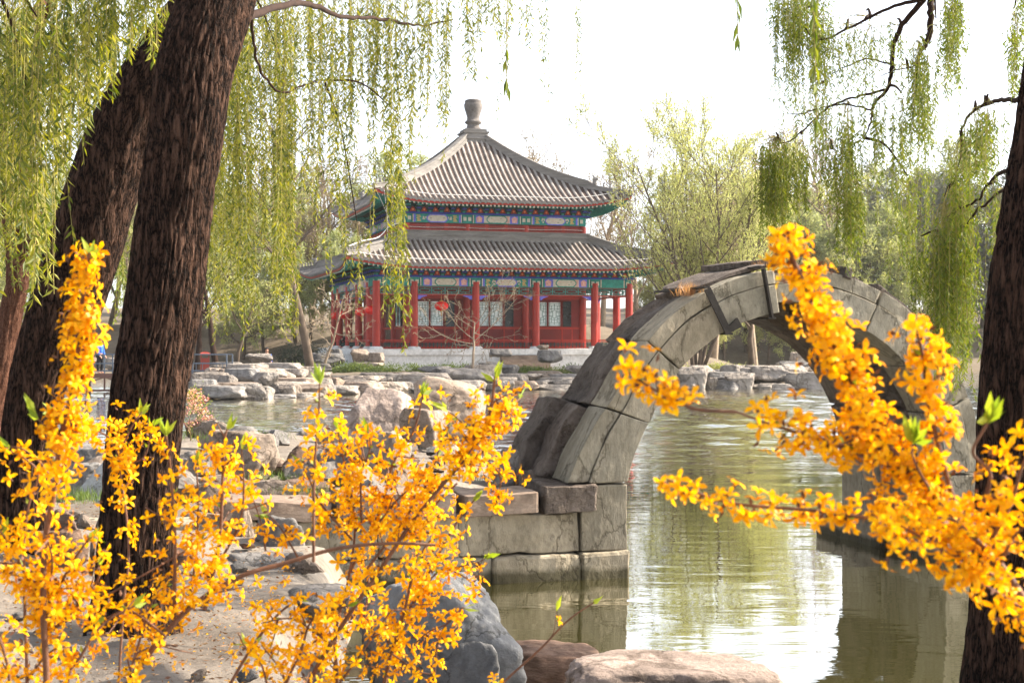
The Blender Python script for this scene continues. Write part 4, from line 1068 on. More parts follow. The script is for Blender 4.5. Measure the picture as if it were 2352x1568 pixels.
for i, (px, py, Y, n, h, r) in enumerate(((190, 1150, 13.2, 500, .13, .22), (640, 1100, 17.0, 300, .12, .25), (1125, 1105, 15.9, 260, .10, .15), (480, 1000, 24, 260, .16, .6), (520, 1010, 23, 220, .16, .5), (720, 1130, 15, 200, .1, .2))):
    p = at(px, py, Y); tuft('grass_tuft', ('green grass tuft under the inscribed slab', 'grass tuft at the foot of the pale boulder', 'grass growing in the corner by the bridge pier', 'tall pale grass at the pond edge right of the trunk', 'tall grass under the pink blossom shrub', 'short grass tuft behind the coping slabs')[i], p, n, h, r, 'grass', rng)

# ------------------------------------------------------------------ rocks along the far shore
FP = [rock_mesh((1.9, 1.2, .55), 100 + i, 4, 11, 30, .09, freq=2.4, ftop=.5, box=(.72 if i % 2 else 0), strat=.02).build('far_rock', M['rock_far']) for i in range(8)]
FPm = [o.data for o in FP]
for o in FP: bpy.data.objects.remove(o)
rng = np.random.default_rng(21)
def far_rock(px, py, Y, wpx, hpx, label, group, mat=None, rz=None, i=None, tilt=0.0):
    me = FPm[rng.integers(8) if i is None else i]
    o = bpy.data.objects.new('shore_rock', me); COL.objects.link(o); kx = F / Y
    o.location = tuple(at(px, py, Y)); w = wpx / kx; h = hpx / kx
    w *= 1.25; o.scale = (w / 1.8, w / 1.8 * rng.uniform(.8, 1.3), h / .52); o.rotation_euler = (0, tilt, rng.uniform(-.5, .5) if rz is None else rz)
    if mat is not None and mat in M: o.material_slots[0].link = 'OBJECT'; o.material_slots[0].material = M[mat]
    return tag(o, label, 'rock', group)
def edge(pts, n, wr, hr, lab, grp, jit=5):
    P = np.asarray(pts, float); 
    for i in range(n):
        t = (i + rng.uniform(.1, .9)) / n * (len(P) - 1); j = int(t); q = P[j] + (P[j + 1] - P[j]) * (t - j)
        far_rock(q[0], q[1] + rng.uniform(-jit, jit) * .4 + 3, q[2], rng.uniform(*wr), rng.uniform(*hr) * rng.choice([.9, 1.4, 1.8, 2.3]), lab, grp, rng.choice([None, None, 'rock_grey', 'rock_warm', 'rock_far']))
g1 = 'rocks edging the promontory'
edge([(440, 905, 63.5), (500, 915, 61.5), (600, 915, 62.0), (700, 913, 64.0), (770, 908, 66.5)], 16, (45, 95), (14, 26), 'grey flat rock in the lowest course along the promontory water edge', g1)
edge([(450, 893, 66), (540, 897, 64), (640, 898, 65), (740, 894, 68)], 13, (50, 100), (14, 26), 'grey slab rock in the second course of the promontory edge', 'second course rocks of the promontory')
edge([(470, 872, 69), (560, 878, 67), (650, 876, 68), (740, 878, 72)], 11, (45, 95), (14, 28), 'pale rock in the upper course of the promontory steps', 'upper course rocks of the promontory')
for px, py, Y, w, h, lab in ((575, 862, 69, 75, 32, 'broad sunlit boulder on top of the promontory beside the round one'), (640, 858, 69.5, 90, 30, 'long pale boulder on the top of the promontory'), (680, 868, 68.5, 48, 26, 'rounded grey boulder at the end of the promontory top'), (600, 832, 74, 52, 24, 'pale boulder in front of the sitting person'), (520, 850, 72, 60, 22, 'grey low boulder left of the promontory top'), (560, 880, 68, 90, 22, 'wide warm slab under the promontory top boulders')):
    far_rock(px, py, Y, w, h, lab, None)
g2 = 'rocks edging the pavilion shore'
edge([(765, 905, 67.5), (880, 903, 69.5), (1000, 902, 70.8), (1120, 900, 72.3), (1240, 897, 73.7), (1330, 896, 74.5)], 22, (45, 90), (12, 24), 'grey rock in the lowest course along the pavilion water edge', g2)
edge([(765, 893, 70), (880, 890, 71.5), (1000, 890, 72.6), (1120, 888, 73.8), (1240, 886, 75.0), (1330, 884, 76)], 18, (50, 105), (12, 24), 'grey slab in the second course of rocks before the pavilion', 'second course rocks before the pavilion')
edge([(770, 874, 74), (900, 876, 74.6), (1020, 872, 75.6), (1150, 872, 76.5), (1330, 868, 77.5)], 12, (40, 90), (12, 22), 'pale rock in the upper course before the pavilion platform', 'upper course rocks before the pavilion')
for px, py, Y, w, h, mat, lab in ((828, 832, 83.5, 42, 36, 'rock_warm', 'tall sandy pointed rock standing against the white platform'), (862, 838, 83.5, 34, 34, 'rock_warm', 'shorter sandy rock beside the pointed one at the platform'), (845, 842, 83, 60, 12, 'rock_warm', 'low sandy rock at the foot of the two standing ones'),
    (1003, 866, 76, 66, 30, 'rock_blue', 'blue grey boulder below the platform left of the sapling'), (1105, 864, 77, 72, 32, 'rock_far', 'large pale boulder just right of the sapling trunk'), (1172, 858, 78, 46, 24, 'rock_grey', 'pitted grey lumpy rock before the stone steps'), (1150, 820, 81, 44, 22, 'rock_grey', 'grey rock flanking the stone steps on the sapling side'), (1262, 834, 81, 44, 36, 'rock_grey', 'tall grey rock flanking the stone steps on the arch side'), (1248, 808, 83, 30, 18, 'rock_warm', 'small sandy rock set on top of the step wall'),
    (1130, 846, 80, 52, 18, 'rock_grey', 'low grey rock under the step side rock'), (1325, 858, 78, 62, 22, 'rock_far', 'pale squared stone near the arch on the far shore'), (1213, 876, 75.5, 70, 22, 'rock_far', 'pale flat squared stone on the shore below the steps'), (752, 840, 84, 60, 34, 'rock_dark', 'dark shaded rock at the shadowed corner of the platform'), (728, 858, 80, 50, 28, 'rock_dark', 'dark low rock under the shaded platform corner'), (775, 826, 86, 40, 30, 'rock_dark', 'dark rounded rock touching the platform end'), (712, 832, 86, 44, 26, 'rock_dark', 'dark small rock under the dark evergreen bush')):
    far_rock(px, py, Y, w, h, lab, None, mat)
g3 = 'rocks seen through the arch'
edge([(1555, 898, 74.2), (1660, 897, 75), (1790, 896, 75.3), (1920, 896, 75.8), (2000, 894, 77)], 13, (45, 100), (18, 32), 'tan rock in the lowest course of the shore seen through the arch', g3)
edge([(1570, 880, 76), (1680, 877, 76.6), (1800, 876, 77), (1920, 876, 77.4), (2010, 876, 79)], 12, (45, 95), (16, 28), 'tan rock in the second course of the shore seen through the arch', 'second course rocks seen through the arch')
edge([(1600, 862, 78), (1700, 862, 78.5), (1800, 860, 79), (1900, 858, 79)], 8, (40, 80), (12, 22), 'tan rock in the upper course of the shore seen through the arch', 'upper course rocks seen through the arch')
for px, py, Y, w, h, lab in ((1835, 842, 81, 36, 40, 'pointed pale rock standing on the heap seen through the arch'), (1818, 852, 80, 70, 26, 'grey block below the pointed rock seen through the arch'), (1868, 856, 80, 56, 38, 'broad pale block at the end of the heap seen through the arch')):
    far_rock(px, py, Y, w, h, lab, None)
edge([(20, 838, 104), (60, 840, 104), (120, 842, 104), (230, 845, 103), (330, 850, 102)], 12, (25, 60), (10, 18), 'grey bank rock beyond the footbridge', 'rocks on the bank beyond the footbridge')

# ------------------------------------------------------------------ footbridge, bin, people
fb = thing('footbridge', 'low brown steel footbridge with blue grey railing over the lake', 'footbridge', (-26, 70.5, .0))
m = MB(); m.box((0, 0, .84), (24, 1.5, .12)); m.box((0, -.78, .82), (24, .06, .22)); m.box((0, -.7, .10), (24, .08, .10)); m.build('deck', M['woodbrown'], fb)
m = MB()
for i in range(13):
    x = -12 + 2 * i; m.box((x, -.7, .42), (.07, .07, .70)); m.box((x, .7, .2), (.12, .12, 1.1))
    if i < 12: m.bar((x, -.7, .74 if i % 2 else .14), (x + 2, -.7, .14 if i % 2 else .74), .05, .05)
m.build('truss', M['woodbrown'], fb)
for y in (-.72, .72):
    m = MB()
    for z in (1.05, 1.42, 1.86): m.box((0, y, z), (24, .05, .05))
    for i in range(13): m.box((-12 + 2 * i, y + .003, 1.38), (.06, .06, .96))
    for i in range(24): m.box((-11.5 + i, y - .003, 1.24), (.025, .025, .36))
    m.build('railing', M['steelblue'], fb)
for x in (-10, -5, 0, 5, 10):
    m = MB(); m.tube([(x, 0, -1.2), (x, 0, .78)], .12, 8); m.build('post', M['woodbrown'], fb)

def skin_body(name, joints, links, mat, parent):
    me = bpy.data.meshes.new(name); me.from_pydata([j[:3] for j in joints], links, []); me.materials.append(mat)
    o = bpy.data.objects.new(name, me); COL.objects.link(o); o.parent = parent
    md = o.modifiers.new('skin', 'SKIN'); md.use_smooth_shade = True
    for i, j in enumerate(joints):
        r = j[3]; me.skin_vertices[0].data[i].radius = (r, r); me.skin_vertices[0].data[i].use_root = (i == 0)
    sb = o.modifiers.new('sub', 'SUBSURF'); sb.levels = 1; sb.render_levels = 2
    return o
def person(label, loc, rz, sit, top, leg, hairc='hair'):
    t = thing('person', label, 'person', loc, rz)
    hip = .50 if sit else .92
    J = [(0, 0, hip, .13), (0, 0, hip + .28, .12), (0, .0, hip + .48, .13), (0, -.01, hip + .60, .055), (0, -.03, hip + .72, .095), (0, -.03, hip + .82, .085)]
    K = [(0, 1), (1, 2), (2, 3), (3, 4), (4, 5)]
    jk = list(J[:3]); kk = [(0, 1), (1, 2)]; jl = [(0, 0, hip, .15)]; kl = []
    for s in (-1, 1):
        sh = (s * .19, 0, hip + .47, .06); el = (s * .25, -.02 if not sit else -.06, hip + .20, .045); wr = (s * .23, -.12 if not sit else -.30, hip + (-.03 if not sit else .12), .032); hd = (s * .22, wr[1] - .06, wr[2] - .07, .036); fg = (s * .21, wr[1] - .10, wr[2] - .15, .02)
        n = len(J); J += [sh, el, wr, hd, fg]; K += [(2, n), (n, n + 1), (n + 1, n + 2), (n + 2, n + 3), (n + 3, n + 4)]
        n = len(jk); jk += [(sh[0], sh[1], sh[2], .085), (el[0], el[1], el[2], .068), (wr[0], wr[1], wr[2], .055)]; kk += [(2, n), (n, n + 1), (n + 1, n + 2)]
        if sit: lg = [(s * .10, -.05, hip, .09), (s * .13, -.42, hip + .02, .06), (s * .13, -.45, .08, .045), (s * .13, -.58, .04, .04)]
        else: lg = [(s * .09, 0, hip - .06, .09), (s * .10, -s * .07, hip * .52, .06), (s * .10, -s * .02 + .03, .08, .045), (s * .10, -s * .02 - .12, .04, .04)]
        n = len(J); J += lg; K += [(0, n), (n, n + 1), (n + 1, n + 2), (n + 2, n + 3)]
        n = len(jl); jl += [(a, b, c, r + .022) for a, b, c, r in lg[:3]]; kl += [(0, n), (n, n + 1), (n + 1, n + 2)]
    skin_body('body', J, K, M['skin'], t)
    jk = [(a, b, c, r + .03) for a, b, c, r in jk[:3]] + jk[3:]
    skin_body('jacket', jk, kk, M[top], t); skin_body('trousers', jl, kl, M[leg], t)
    m = MB(); v, f = ico(3); v = v[:, :] * np.array((.112, .125, .12)); v[:, 2] = np.where(v[:, 1] < -.05, np.maximum(v[:, 2], .05), v[:, 2]); m.add(v + np.array((0, .0, hip + .80)), f); m.build('hair', M[hairc], t, True)
    m = MB()
    for s in (-1, 1): m.box((s * .037, -.128, hip + .77), (.028, .012, .014)); 
    m.box((0, -.125, hip + .685), (.05, .012, .012)); m.build('face', M['hair'], t)
    return t
person('person in a bright blue jacket and black trousers walking on the footbridge', at(230, 862, 70.4) * np.array((1, 1, 0)) + np.array((0, 0, .905)), RAD(75), False, 'cloth_blue', 'cloth_black')
c, s = math.cos(TH), math.sin(TH)
def pw(x, y, z): return (PC[0] + x * c - y * s, PC[1] + x * s + y * c, PC[2] + z)
p = S(3, -2.9, 8.4, 0); person('person dressed in black sitting on the gallery rail of the pavilion', pw(p[0], p[1], ZB + .06), RAD(-75), True, 'cloth_black', 'cloth_black')
p = S(1, -6.9, 8.3, 0); person('person in dark red clothes sitting at the gallery end behind the green tree', pw(p[0], p[1], ZB + .06), RAD(70), True, 'cloth_red', 'cloth_black')
person('person with black hair sitting behind the pale boulder', at(613, 842, 77.5) * np.array((1, 1, 0)) + np.array((0, 0, .78)), RAD(10), True, 'cloth_blue', 'cloth_black')
bn = thing('litter_bin', 'red brown litter bin with a little roof behind the trunk', 'bin', at(471, 836, 77) * np.array((1, 1, 0)) + np.array((0, 0, .95)), .2)
m = MB(); m.box((0, 0, .35), (.46, .46, .62)); m.box((0, 0, .02), (.5, .5, .05)); m.build('body', M['bin'], bn)
m = MB(); 
for x in (-.2, .2):
    for y in (-.2, .2): m.box((x, y, .74), (.05, .05, .16))
m.add([(-.38, -.38, .82), (.38, -.38, .82), (.38, .38, .82), (-.38, .38, .82), (-.10, -.10, 1.02), (.10, -.10, 1.02), (.10, .10, 1.02), (-.10, .10, 1.02)], [(3, 2, 1, 0), (0, 1, 5, 4), (1, 2, 6, 5), (2, 3, 7, 6), (3, 0, 4, 7), (4, 5, 6, 7)]); m.build('roof', M['bin'], bn)

# ------------------------------------------------------------------ far trees
def tree(name, label, loc, br, barkm, leafm, lev, per, spread, L, W, seed, group=None, droop=0.0, trunk_lev=1, rz=0.0, out=.6, rmin=.012, cat='tree'):
    t = thing(name, label, cat, loc, rz, group); r = np.random.default_rng(seed)
    tree_parts(t, br, M[barkm], trunk_lev, rmin)
    if per:
        m = MB(); twig_leaves(br, lev, r, per, spread, L, W, m, 0, droop, out); m.build('foliage', M[leafm], t)
    return t
rg = np.random.default_rng(77)
# the pale feathery tree behind the arch
br = []
for i in range(7):
    a = i * 2.399; b = gen_tree(rg, rg.uniform(9.5, 12.5), .11, 4, (12, 6, 5), (38, 34, 36), (.40, .5, .5), .12, .30, .08, (.24 * math.cos(a) + .17, .36 * math.sin(a)))
    br += [(p + np.array((.25 * math.cos(a), .25 * math.sin(a), 0)), r_, l) for p, r_, l in b]
p0 = at(1602, 842, 80); p0[2] = .7
tree('pale_leafed_tree', 'feathery pale green many stemmed tree behind the arch', p0, br, 'bark_far', 'leaf_pale', 2, 14, .12, .21, .055, 1, out=1.0)
# willow seen through the arch, small trees near the bin
def weeping(seed, H, r0):
    r = np.random.default_rng(seed); return gen_tree(r, H, r0, 4, (8, 6, 5), (55, 50, 45), (.5, .55, .5), .45, .05, .14)
p0 = at(1728, 846, 84); p0[2] = .72
t = tree('small_willow', 'small weeping tree with pale trunk framed by the arch opening', p0, weeping(5, 4.6, .22), 'bark_far', 'leaf_pale', 3, 10, .12, .18, .04, 2, droop=.9)
for i, (px, Y, H, lab) in enumerate(((452, 79, 5.5, 'dark slender trunk tree beside the litter bin'), (497, 77, 6.0, 'leaning dark trunk tree between the bin and the promontory rocks'), (545, 80, 4.2, 'small young tree with light leaves behind the promontory'))):
    p0 = at(px, 838, Y); p0[2] = .75; r = np.random.default_rng(30 + i)
    tree('shore_tree', lab, p0, gen_tree(r, H, .2 if i < 2 else .12, 4, (8, 5, 4), (45, 45, 40), (.5, .55, .5), .4, .12, .1, (-.08, 0)), 'bark_far' if i == 2 else 'bark_dark', 'leaf_pale', 3, 9, .12, .17, .045, 40 + i, droop=.5)
# bare trees left of the pavilion
p0 = at(716, 858, 74); p0[2] = .7; r = np.random.default_rng(8)
br = gen_tree(r, 12.5, .25, 5, (9, 5, 4, 3), (42, 42, 40, 40), (.42, .55, .55, .5), .32, .10, .06, (-.05, 0))
tree('bare_tree', 'tall thin bare tree with grey bark standing left of the pavilion', p0, br, 'bark_far', 'leaf_brown', 4, 1.5, .05, .10, .035, 3, rmin=.014)
br = gen_tree(np.random.default_rng(9), 4.2, .09, 5, (8, 4, 3, 3), (60, 45, 40, 40), (.5, .6, .6, .5), .3, .0, .14, (.3, -.2))
p0 = at(742, 800, 80); p0[2] = .8
tree('bare_shrub', 'bare spreading shrub with pale twigs before the shaded gallery', p0, br, 'twig_grey', 'leaf_brown', 4, 1.2, .04, .08, .03, 4, rmin=.012, cat='shrub')
br = gen_tree(np.random.default_rng(12), 3.0, .09, 5, (9, 4, 3, 2), (66, 40, 35, 35), (1.2, .6, .55, .5), .5, .03, .10)
p0 = at(1085, 872, 76); p0[2] = .62
tree('bare_sapling', 'small budding sapling with bare spreading twigs before the pavilion front', p0, br, 'twig_grey', 'leaf_brown', 3, 3.0, .03, .07, .035, 5, rmin=.010)
# background trees
def proto(seed, H, r0, kids, ang, start, up, leafm, per, L, W, lev=3, spread=.22, droop=.3, barkm='bark_far', bare=False):
    br = gen_tree(np.random.default_rng(seed), H, r0, 4, kids, ang, (.46, .55, .5), start, up, .11)
    return tree('background_tree', 'x', (0, 0, -500), br, barkm, leafm, lev, per, spread, L, W, seed, None, droop, rmin=.022)
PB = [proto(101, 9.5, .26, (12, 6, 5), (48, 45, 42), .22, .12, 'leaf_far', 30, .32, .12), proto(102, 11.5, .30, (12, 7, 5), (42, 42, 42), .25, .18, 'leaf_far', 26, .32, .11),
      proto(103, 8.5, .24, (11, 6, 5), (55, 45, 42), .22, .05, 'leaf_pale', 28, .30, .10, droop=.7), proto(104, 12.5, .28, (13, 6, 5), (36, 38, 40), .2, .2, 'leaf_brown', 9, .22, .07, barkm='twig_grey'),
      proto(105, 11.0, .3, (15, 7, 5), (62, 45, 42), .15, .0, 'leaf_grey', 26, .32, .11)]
LB = ['hazy pale green tree among the woods beyond the lake', 'tall hazy green tree among the woods beyond the lake', 'low yellowish tree among the woods beyond the lake', 'leafless brown twigged tree among the woods beyond the lake', 'dark grey green tree on the far bank beyond the thick right trunk']
GB = 'trees of the woods beyond the lake'
rg = np.random.default_rng(404); first = [True] * 5
def bg(px, Y, kind, sc=1.0):
    x = (px - 1176) / F * Y; z = gz(x, Y) - .1; rz = rg.uniform(0, 6.28); s = sc * rg.uniform(.88, 1.12)
    g = GB + ', ' + ('pale', 'tall', 'low', 'leafless', 'dark')[kind]
    if first[kind]:
        o = PB[kind]; o.location = (x, Y, z); o.rotation_euler = (0, 0, rz); o.scale = (s, s, s); o['label'] = LB[kind]; o['group'] = g; first[kind] = False
    else: dup(PB[kind], (x, Y, z), rz, s, LB[kind], g)
for px in np.arange(-80, 800, 62): bg(px + rg.uniform(-25, 25), rg.uniform(112, 130), rg.choice([0, 2, 3, 1], p=[.45, .4, .08, .07]), .95)
for px in np.arange(-60, 760, 95): bg(px + rg.uniform(-30, 30), rg.uniform(135, 165), rg.choice([0, 1, 3], p=[.5, .4, .1]), 1.15)
for px in np.arange(690, 860, 48): bg(px + rg.uniform(-12, 12), rg.uniform(112, 124), 3, .75)
for px in np.arange(1330, 1560, 60): bg(px + rg.uniform(-20, 20), rg.uniform(112, 128), rg.choice([0, 2, 3]), .95)
for px in np.arange(1560, 2120, 58): bg(px + rg.uniform(-25, 25), rg.uniform(128, 142), rg.choice([0, 1, 2, 3], p=[.45, .2, .28, .07]), 1.0)
for px in np.arange(1600, 2160, 90): bg(px + rg.uniform(-30, 30), rg.uniform(148, 175), rg.choice([0, 1, 3], p=[.55, .35, .1]), 1.25)
for px in np.arange(2150, 2420, 55): bg(px + rg.uniform(-20, 20), rg.uniform(130, 150), 4, 1.05)
for px in np.arange(860, 1330, 100): bg(px, rg.uniform(125, 140), rg.choice([0, 3]), .85)
for px in np.arange(560, 900, 55): bg(px + rg.uniform(-15, 15), rg.uniform(106, 113), rg.choice([0, 2]), .62)
for px in np.arange(1500, 2150, 80): bg(px + rg.uniform(-25, 25), rg.uniform(127, 132), 2, .6)
bg(1640, 118, 3, 1.1); bg(1735, 122, 3, 1.15)
# low shrubs on the island
def bush(name, label, loc, size, n, L, W, mat, seed, cat='shrub', up=.6):
    r = np.random.default_rng(seed); m = MB()
    k = 26; cc = r.normal(0, .34, (k, 3)) * np.array(size); cc[:, 2] = np.abs(cc[:, 2]) * .6 + size[2] * .15
    b = cc[r.integers(k, size=n)] + r.normal(0, .13, (n, 3)) * np.array(size); b[:, 2] = np.clip(b[:, 2], .0, None)
    d = r.normal(0, .7, (n, 3)) + np.array((0, 0, up)); leaves(m, b, d, L * r.uniform(.5, 1.3, n), W, r)
    o = m.build(name, M[mat]); o.location = tuple(float(q) for q in loc); return tag(o, label, cat)
for i, (px, py, Y, sx, sz, n, lab) in enumerate(((822, 860, 80.5, 3.6, .75, 3000, 'long green juniper spreading below the sandy rocks'), (975, 860, 80.5, 1.5, .6, 1100, 'small juniper on the platform side of the blue grey boulder'), (1035, 852, 81, 1.8, .6, 1200, 'juniper just left of the sapling'), (1228, 856, 80, 1.9, .65, 1600, 'dark green juniper before the stone steps'), (1318, 852, 81, 1.5, .7, 1300, 'juniper bush nearest the arch on the island'),
        (1640, 846, 84, 3.0, .8, 1800, 'yellowish bush left of the trunk framed by the arch'), (1790, 846, 84, 2.6, .7, 1600, 'yellowish bush right of the trunk framed by the arch'), (470, 850, 74, 1.4, .6, 700, 'small green bush on the promontory by the bin'), (665, 840, 77, 1.2, 1.0, 700, 'light green bush beside the sitting person'))):
    p = at(px, py, Y); bush('juniper_bush' if i < 5 else 'low_bush', lab, (p[0], p[1], gz(p[0], p[1])), (sx, 1.2, sz * .95), n, .18, .05, 'leaf_juniper' if i != 5 and i != 6 else 'leaf_pale', 300 + i)
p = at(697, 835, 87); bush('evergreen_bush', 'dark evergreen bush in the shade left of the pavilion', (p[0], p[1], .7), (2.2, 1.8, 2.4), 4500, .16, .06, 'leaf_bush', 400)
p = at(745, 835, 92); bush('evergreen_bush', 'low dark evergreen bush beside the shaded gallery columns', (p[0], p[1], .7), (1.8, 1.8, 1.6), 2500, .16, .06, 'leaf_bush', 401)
# pink flowering shrub by the pond
p = at(438, 1015, 24.5); sh = thing('pink_flowering_shrub', 'small shrub with pink blossom right of the thick trunk by the pond', 'shrub', p)
br = gen_tree(np.random.default_rng(15), .62, .012, 4, (7, 4, 3), (45, 40, 40), (.7, .6, .5), .2, .1, .15, (.25, 0)); m = MB()
for q, r_, l in br: m.tube(q, np.maximum(r_, .004), 4, 0, False)
m.build('stem', M['stem'], sh)
m = MB(); twig_leaves(br, 1, np.random.default_rng(16), 5, .03, .045, .03, m); m.build('blossom', M['petal_pink'], sh)
m = MB(); twig_leaves(br, 2, np.random.default_rng(17), 6, .05, .05, .015, m); m.build('leaves', M['leaf_bud'], sh)

# ------------------------------------------------------------------ the near willows
def limb(mb, P, R, n=8, sides=8, wob=.008, seed=0):
    S_ = spline(np.column_stack([np.asarray(P, float), np.asarray(R, float)]), n); r = np.random.default_rng(seed)
    S_[1:-1, :3] += r.normal(0, wob, (len(S_) - 2, 3)); mb.tube(S_[:, :3], S_[:, 3], sides); return S_[:, :3]
def clusters(spec, limbs, twig, fol, rng, step, mult=1.0, stem=.002, fill=1.0, wide=1.0):
    L = np.vstack(limbs)
    for (px, hw, y0, y1, n, Y, dY, leaf) in spec:
        anchor = at(px, y0, Y) + np.array((0, 0, .06)); up = L[L[:, 2] > anchor[2] - .12]; up = up if len(up) else L; q = up[np.argmin(np.linalg.norm(up - anchor, axis=1))]
        if np.linalg.norm(q - anchor) > .05:
            mid = (q + anchor) / 2 + np.array((0, 0, .16 * np.linalg.norm(q - anchor))); S_ = spline([q, mid, anchor], 6); twig.tube(S_, np.linspace(.016, .006, len(S_)), 5)
        tops = []; ln = []
        for i in range(int(n * mult + .5)):
            x = px + rng.normal(0, hw * wide); yy = Y + rng.uniform(-dY, dY); b = y1 + rng.normal(0, (y1 - y0) * .08) - abs(rng.normal(0, .38)) * (y1 - y0) * .55
            t = y0 + rng.uniform(0, .22) * (y1 - y0); tp = at(x, t, yy); tops.append(tp); ln.append(max(.25, (b - t) / F * yy))
            if i % 2 == 0:
                a = anchor + np.array((0, 0, -.05)); S_ = spline([a, (a + tp) / 2 + np.array((0, 0, .03)), tp], 4); fol.tube(S_, np.linspace(.003, stem, len(S_)), 3, 1, False)
        strands(fol, tops, ln, leaf * 1.08, leaf * .25, step, rng, (0, 1), stem, .06, fill)

# willow with the thick upright trunk
wa = thing('willow_tree', 'weeping willow with the thick dark upright trunk', 'tree', at(305, 1446, 8.8) * np.array((1, 1, 0)) + np.array((0, 0, .68))); LA = np.array(wa.location)
YA = 8.8
m = MB()
P = [at(x, y, YA + dy) for x, y, dy in ((308, 1500, 0), (306, 1400, 0), (320, 1150, 0), (340, 900, 0), (374, 700, .05), (400, 500, .1), (430, 300, .15), (452, 150, .25), (500, 0, .4), (560, -200, .7), (650, -460, 1.2))]
trunk_mesh(m, P, np.array((92, 84, 82, 84, 85, 82, 82, 88, 88, 76, 60)) / F * YA * 1.03, 190, 34, .018, 1.0, 10, 4.0, 0, .10); m.build('trunk', M['bark'], wa, True, LA)
tw = MB(); limbs = []
limbs.append(limb(tw, [at(545, 50, 9.2), at(620, 22, 11), at(700, 8, 13.5), at(790, 38, 15.5), at(870, 42, 17), at(960, 58, 18), at(1040, 45, 18.5)], (.034, .03, .028, .024, .02, .014, .009), seed=1))
limbs.append(limb(tw, [at(560, -200, 9.5), at(640, -170, 13), at(760, -120, 16), at(880, -90, 18), at(1020, -80, 18.5), at(1180, -50, 18.5), at(1300, -55, 18)], (.14, .11, .09, .07, .05, .03, .015), seed=2))
limbs.append(limb(tw, [at(600, -300, 9.8), at(560, -160, 13), at(520, -90, 16), at(560, -60, 18), at(640, -50, 20), at(700, -40, 21)], (.12, .09, .07, .05, .03, .015), seed=3))
limbs.append(limb(tw, [at(575, 10, 14), at(590, 140, 15.5), at(640, 210, 16), at(700, 195, 16.5), at(745, 185, 17)], (.018, .015, .013, .010, .007), seed=4))
fa = MB(); r = np.random.default_rng(51)
SA = [(500, 20, -60, 730, 24, 19, 2.5, .075), (525, 22, -60, 750, 26, 18, 2, .08), (560, 24, -60, 745, 26, 17.5, 2, .08), (600, 26, -60, 600, 22, 19, 2, .075), (640, 22, -60, 690, 26, 18, 2, .075), (655, 16, 180, 765, 22, 17.5, 1, .08), (690, 20, -50, 430, 14, 17.5, 1.5, .075), (745, 20, -50, 430, 20, 17.5, 1, .075), (772, 16, 0, 575, 15, 17.5, 1, .08), (805, 14, -40, 340, 12, 18, 1, .075),
      (855, 16, -40, 285, 18, 18, .8, .08), (905, 15, -30, 430, 18, 17.8, .8, .08), (912, 11, 270, 730, 15, 17.5, .4, .085), (945, 12, -30, 345, 12, 18, .6, .08), (985, 12, -30, 265, 10, 18, .6, .075), (1022, 10, -30, 300, 10, 18.2, .5, .075), (1085, 12, -40, 170, 9, 18, .5, .075), (1140, 22, -40, 95, 9, 18, .6, .075), (1200, 18, -40, 125, 7, 18, .6, .075), (1250, 10, -40, 200, 4, 18, .4, .07), (1325, 6, -45, 290, 3, 18, .3, .06), (1172, 4, -40, 310, 2, 18, .2, .06),
      (820, 9, 520, 715, 5, 17.6, .3, .08), (860, 8, -40, 560, 4, 18, .3, .075), (700, 130, -70, 190, 80, 19, 2.5, .075), (950, 120, -70, 90, 44, 18.5, 1.5, .075), (560, 60, -60, 480, 24, 21, 2.5, .07), (620, 60, -60, 400, 16, 22, 2.5, .07), (720, 60, 60, 560, 7, 21, 2, .07)]
clusters(SA, limbs, tw, fa, r, .034, 1.2)
tw.build('branch', M['bark_dark'], wa, True, LA); fa.build('foliage', [M['leaf_willow'], M['twig_green']], wa, False, LA)
# a sprig hanging close to the viewer
def sprig(parent, px, y0, y1, Y, off, leaf, n, seed):
    r = np.random.default_rng(seed); f = MB(); S_ = spline([at(px + 10, -500, Y), at(px + 6, -150, Y), at(px, y0, Y), at(px + r.normal(0, 4), y1 - 20, Y)], 10)
    f.tube(S_, .0012, 4, 1); k = np.where(S_[:, 2] < at(px, y0, Y)[2])[0]; b = S_[r.choice(k, n)] ; d = np.stack([r.normal(0, .3, n), r.normal(0, .3, n), -np.ones(n)], 1)
    leaves(f, b, d, leaf * r.uniform(.6, 1.2, n), leaf * .24, r, 0); f.build('hanging_sprig', [M['leaf_willow_dark'], M['twig_green']], parent, False, off)
sprig(wa, 1163, 95, 215, 4.6, LA, .055, 9, 1)

# willow leaning behind it
YB = 12.0
wb = thing('willow_tree', 'dark willow trunk leaning right behind the upright trunk', 'tree', at(48, 1256, YB) * np.array((1, 1, 0)) + np.array((0, 0, .68))); LBv = np.array(wb.location)
m = MB(); P = [at(x, y, YB + d) for x, y, d in ((46, 1290, 0), (48, 1240, 0), (58, 1050, 0), (92, 860, 0), (152, 700, 0), (200, 560, 0), (226, 470, 0), (285, 310, 0), (372, 160, 0), (470, 10, 0), (570, -160, .1), (660, -380, .3))]
trunk_mesh(m, P, np.array((76, 66, 60, 66, 80, 84, 84, 82, 78, 70, 58, 48)) / F * YB * 1.0, 170, 28, .019, 5.0, 10, 3.8, 0, .08); m.build('trunk', M['bark'], wb, True, LBv)
tw = MB(); limbs = []
limbs.append(limb(tw, [at(470, 0, 12.0), at(380, -130, 11), at(260, -170, 10.2), at(120, -150, 9.6), at(0, -110, 9.2), at(-80, -60, 9)], (.16, .12, .09, .07, .05, .03), seed=5))
limbs.append(limb(tw, [at(560, -180, 12.1), at(400, -240, 13.5), at(240, -200, 15), at(100, -140, 16), at(-60, -80, 16.5)], (.14, .10, .08, .06, .03), seed=6))
fb_ = MB(); r = np.random.default_rng(52)
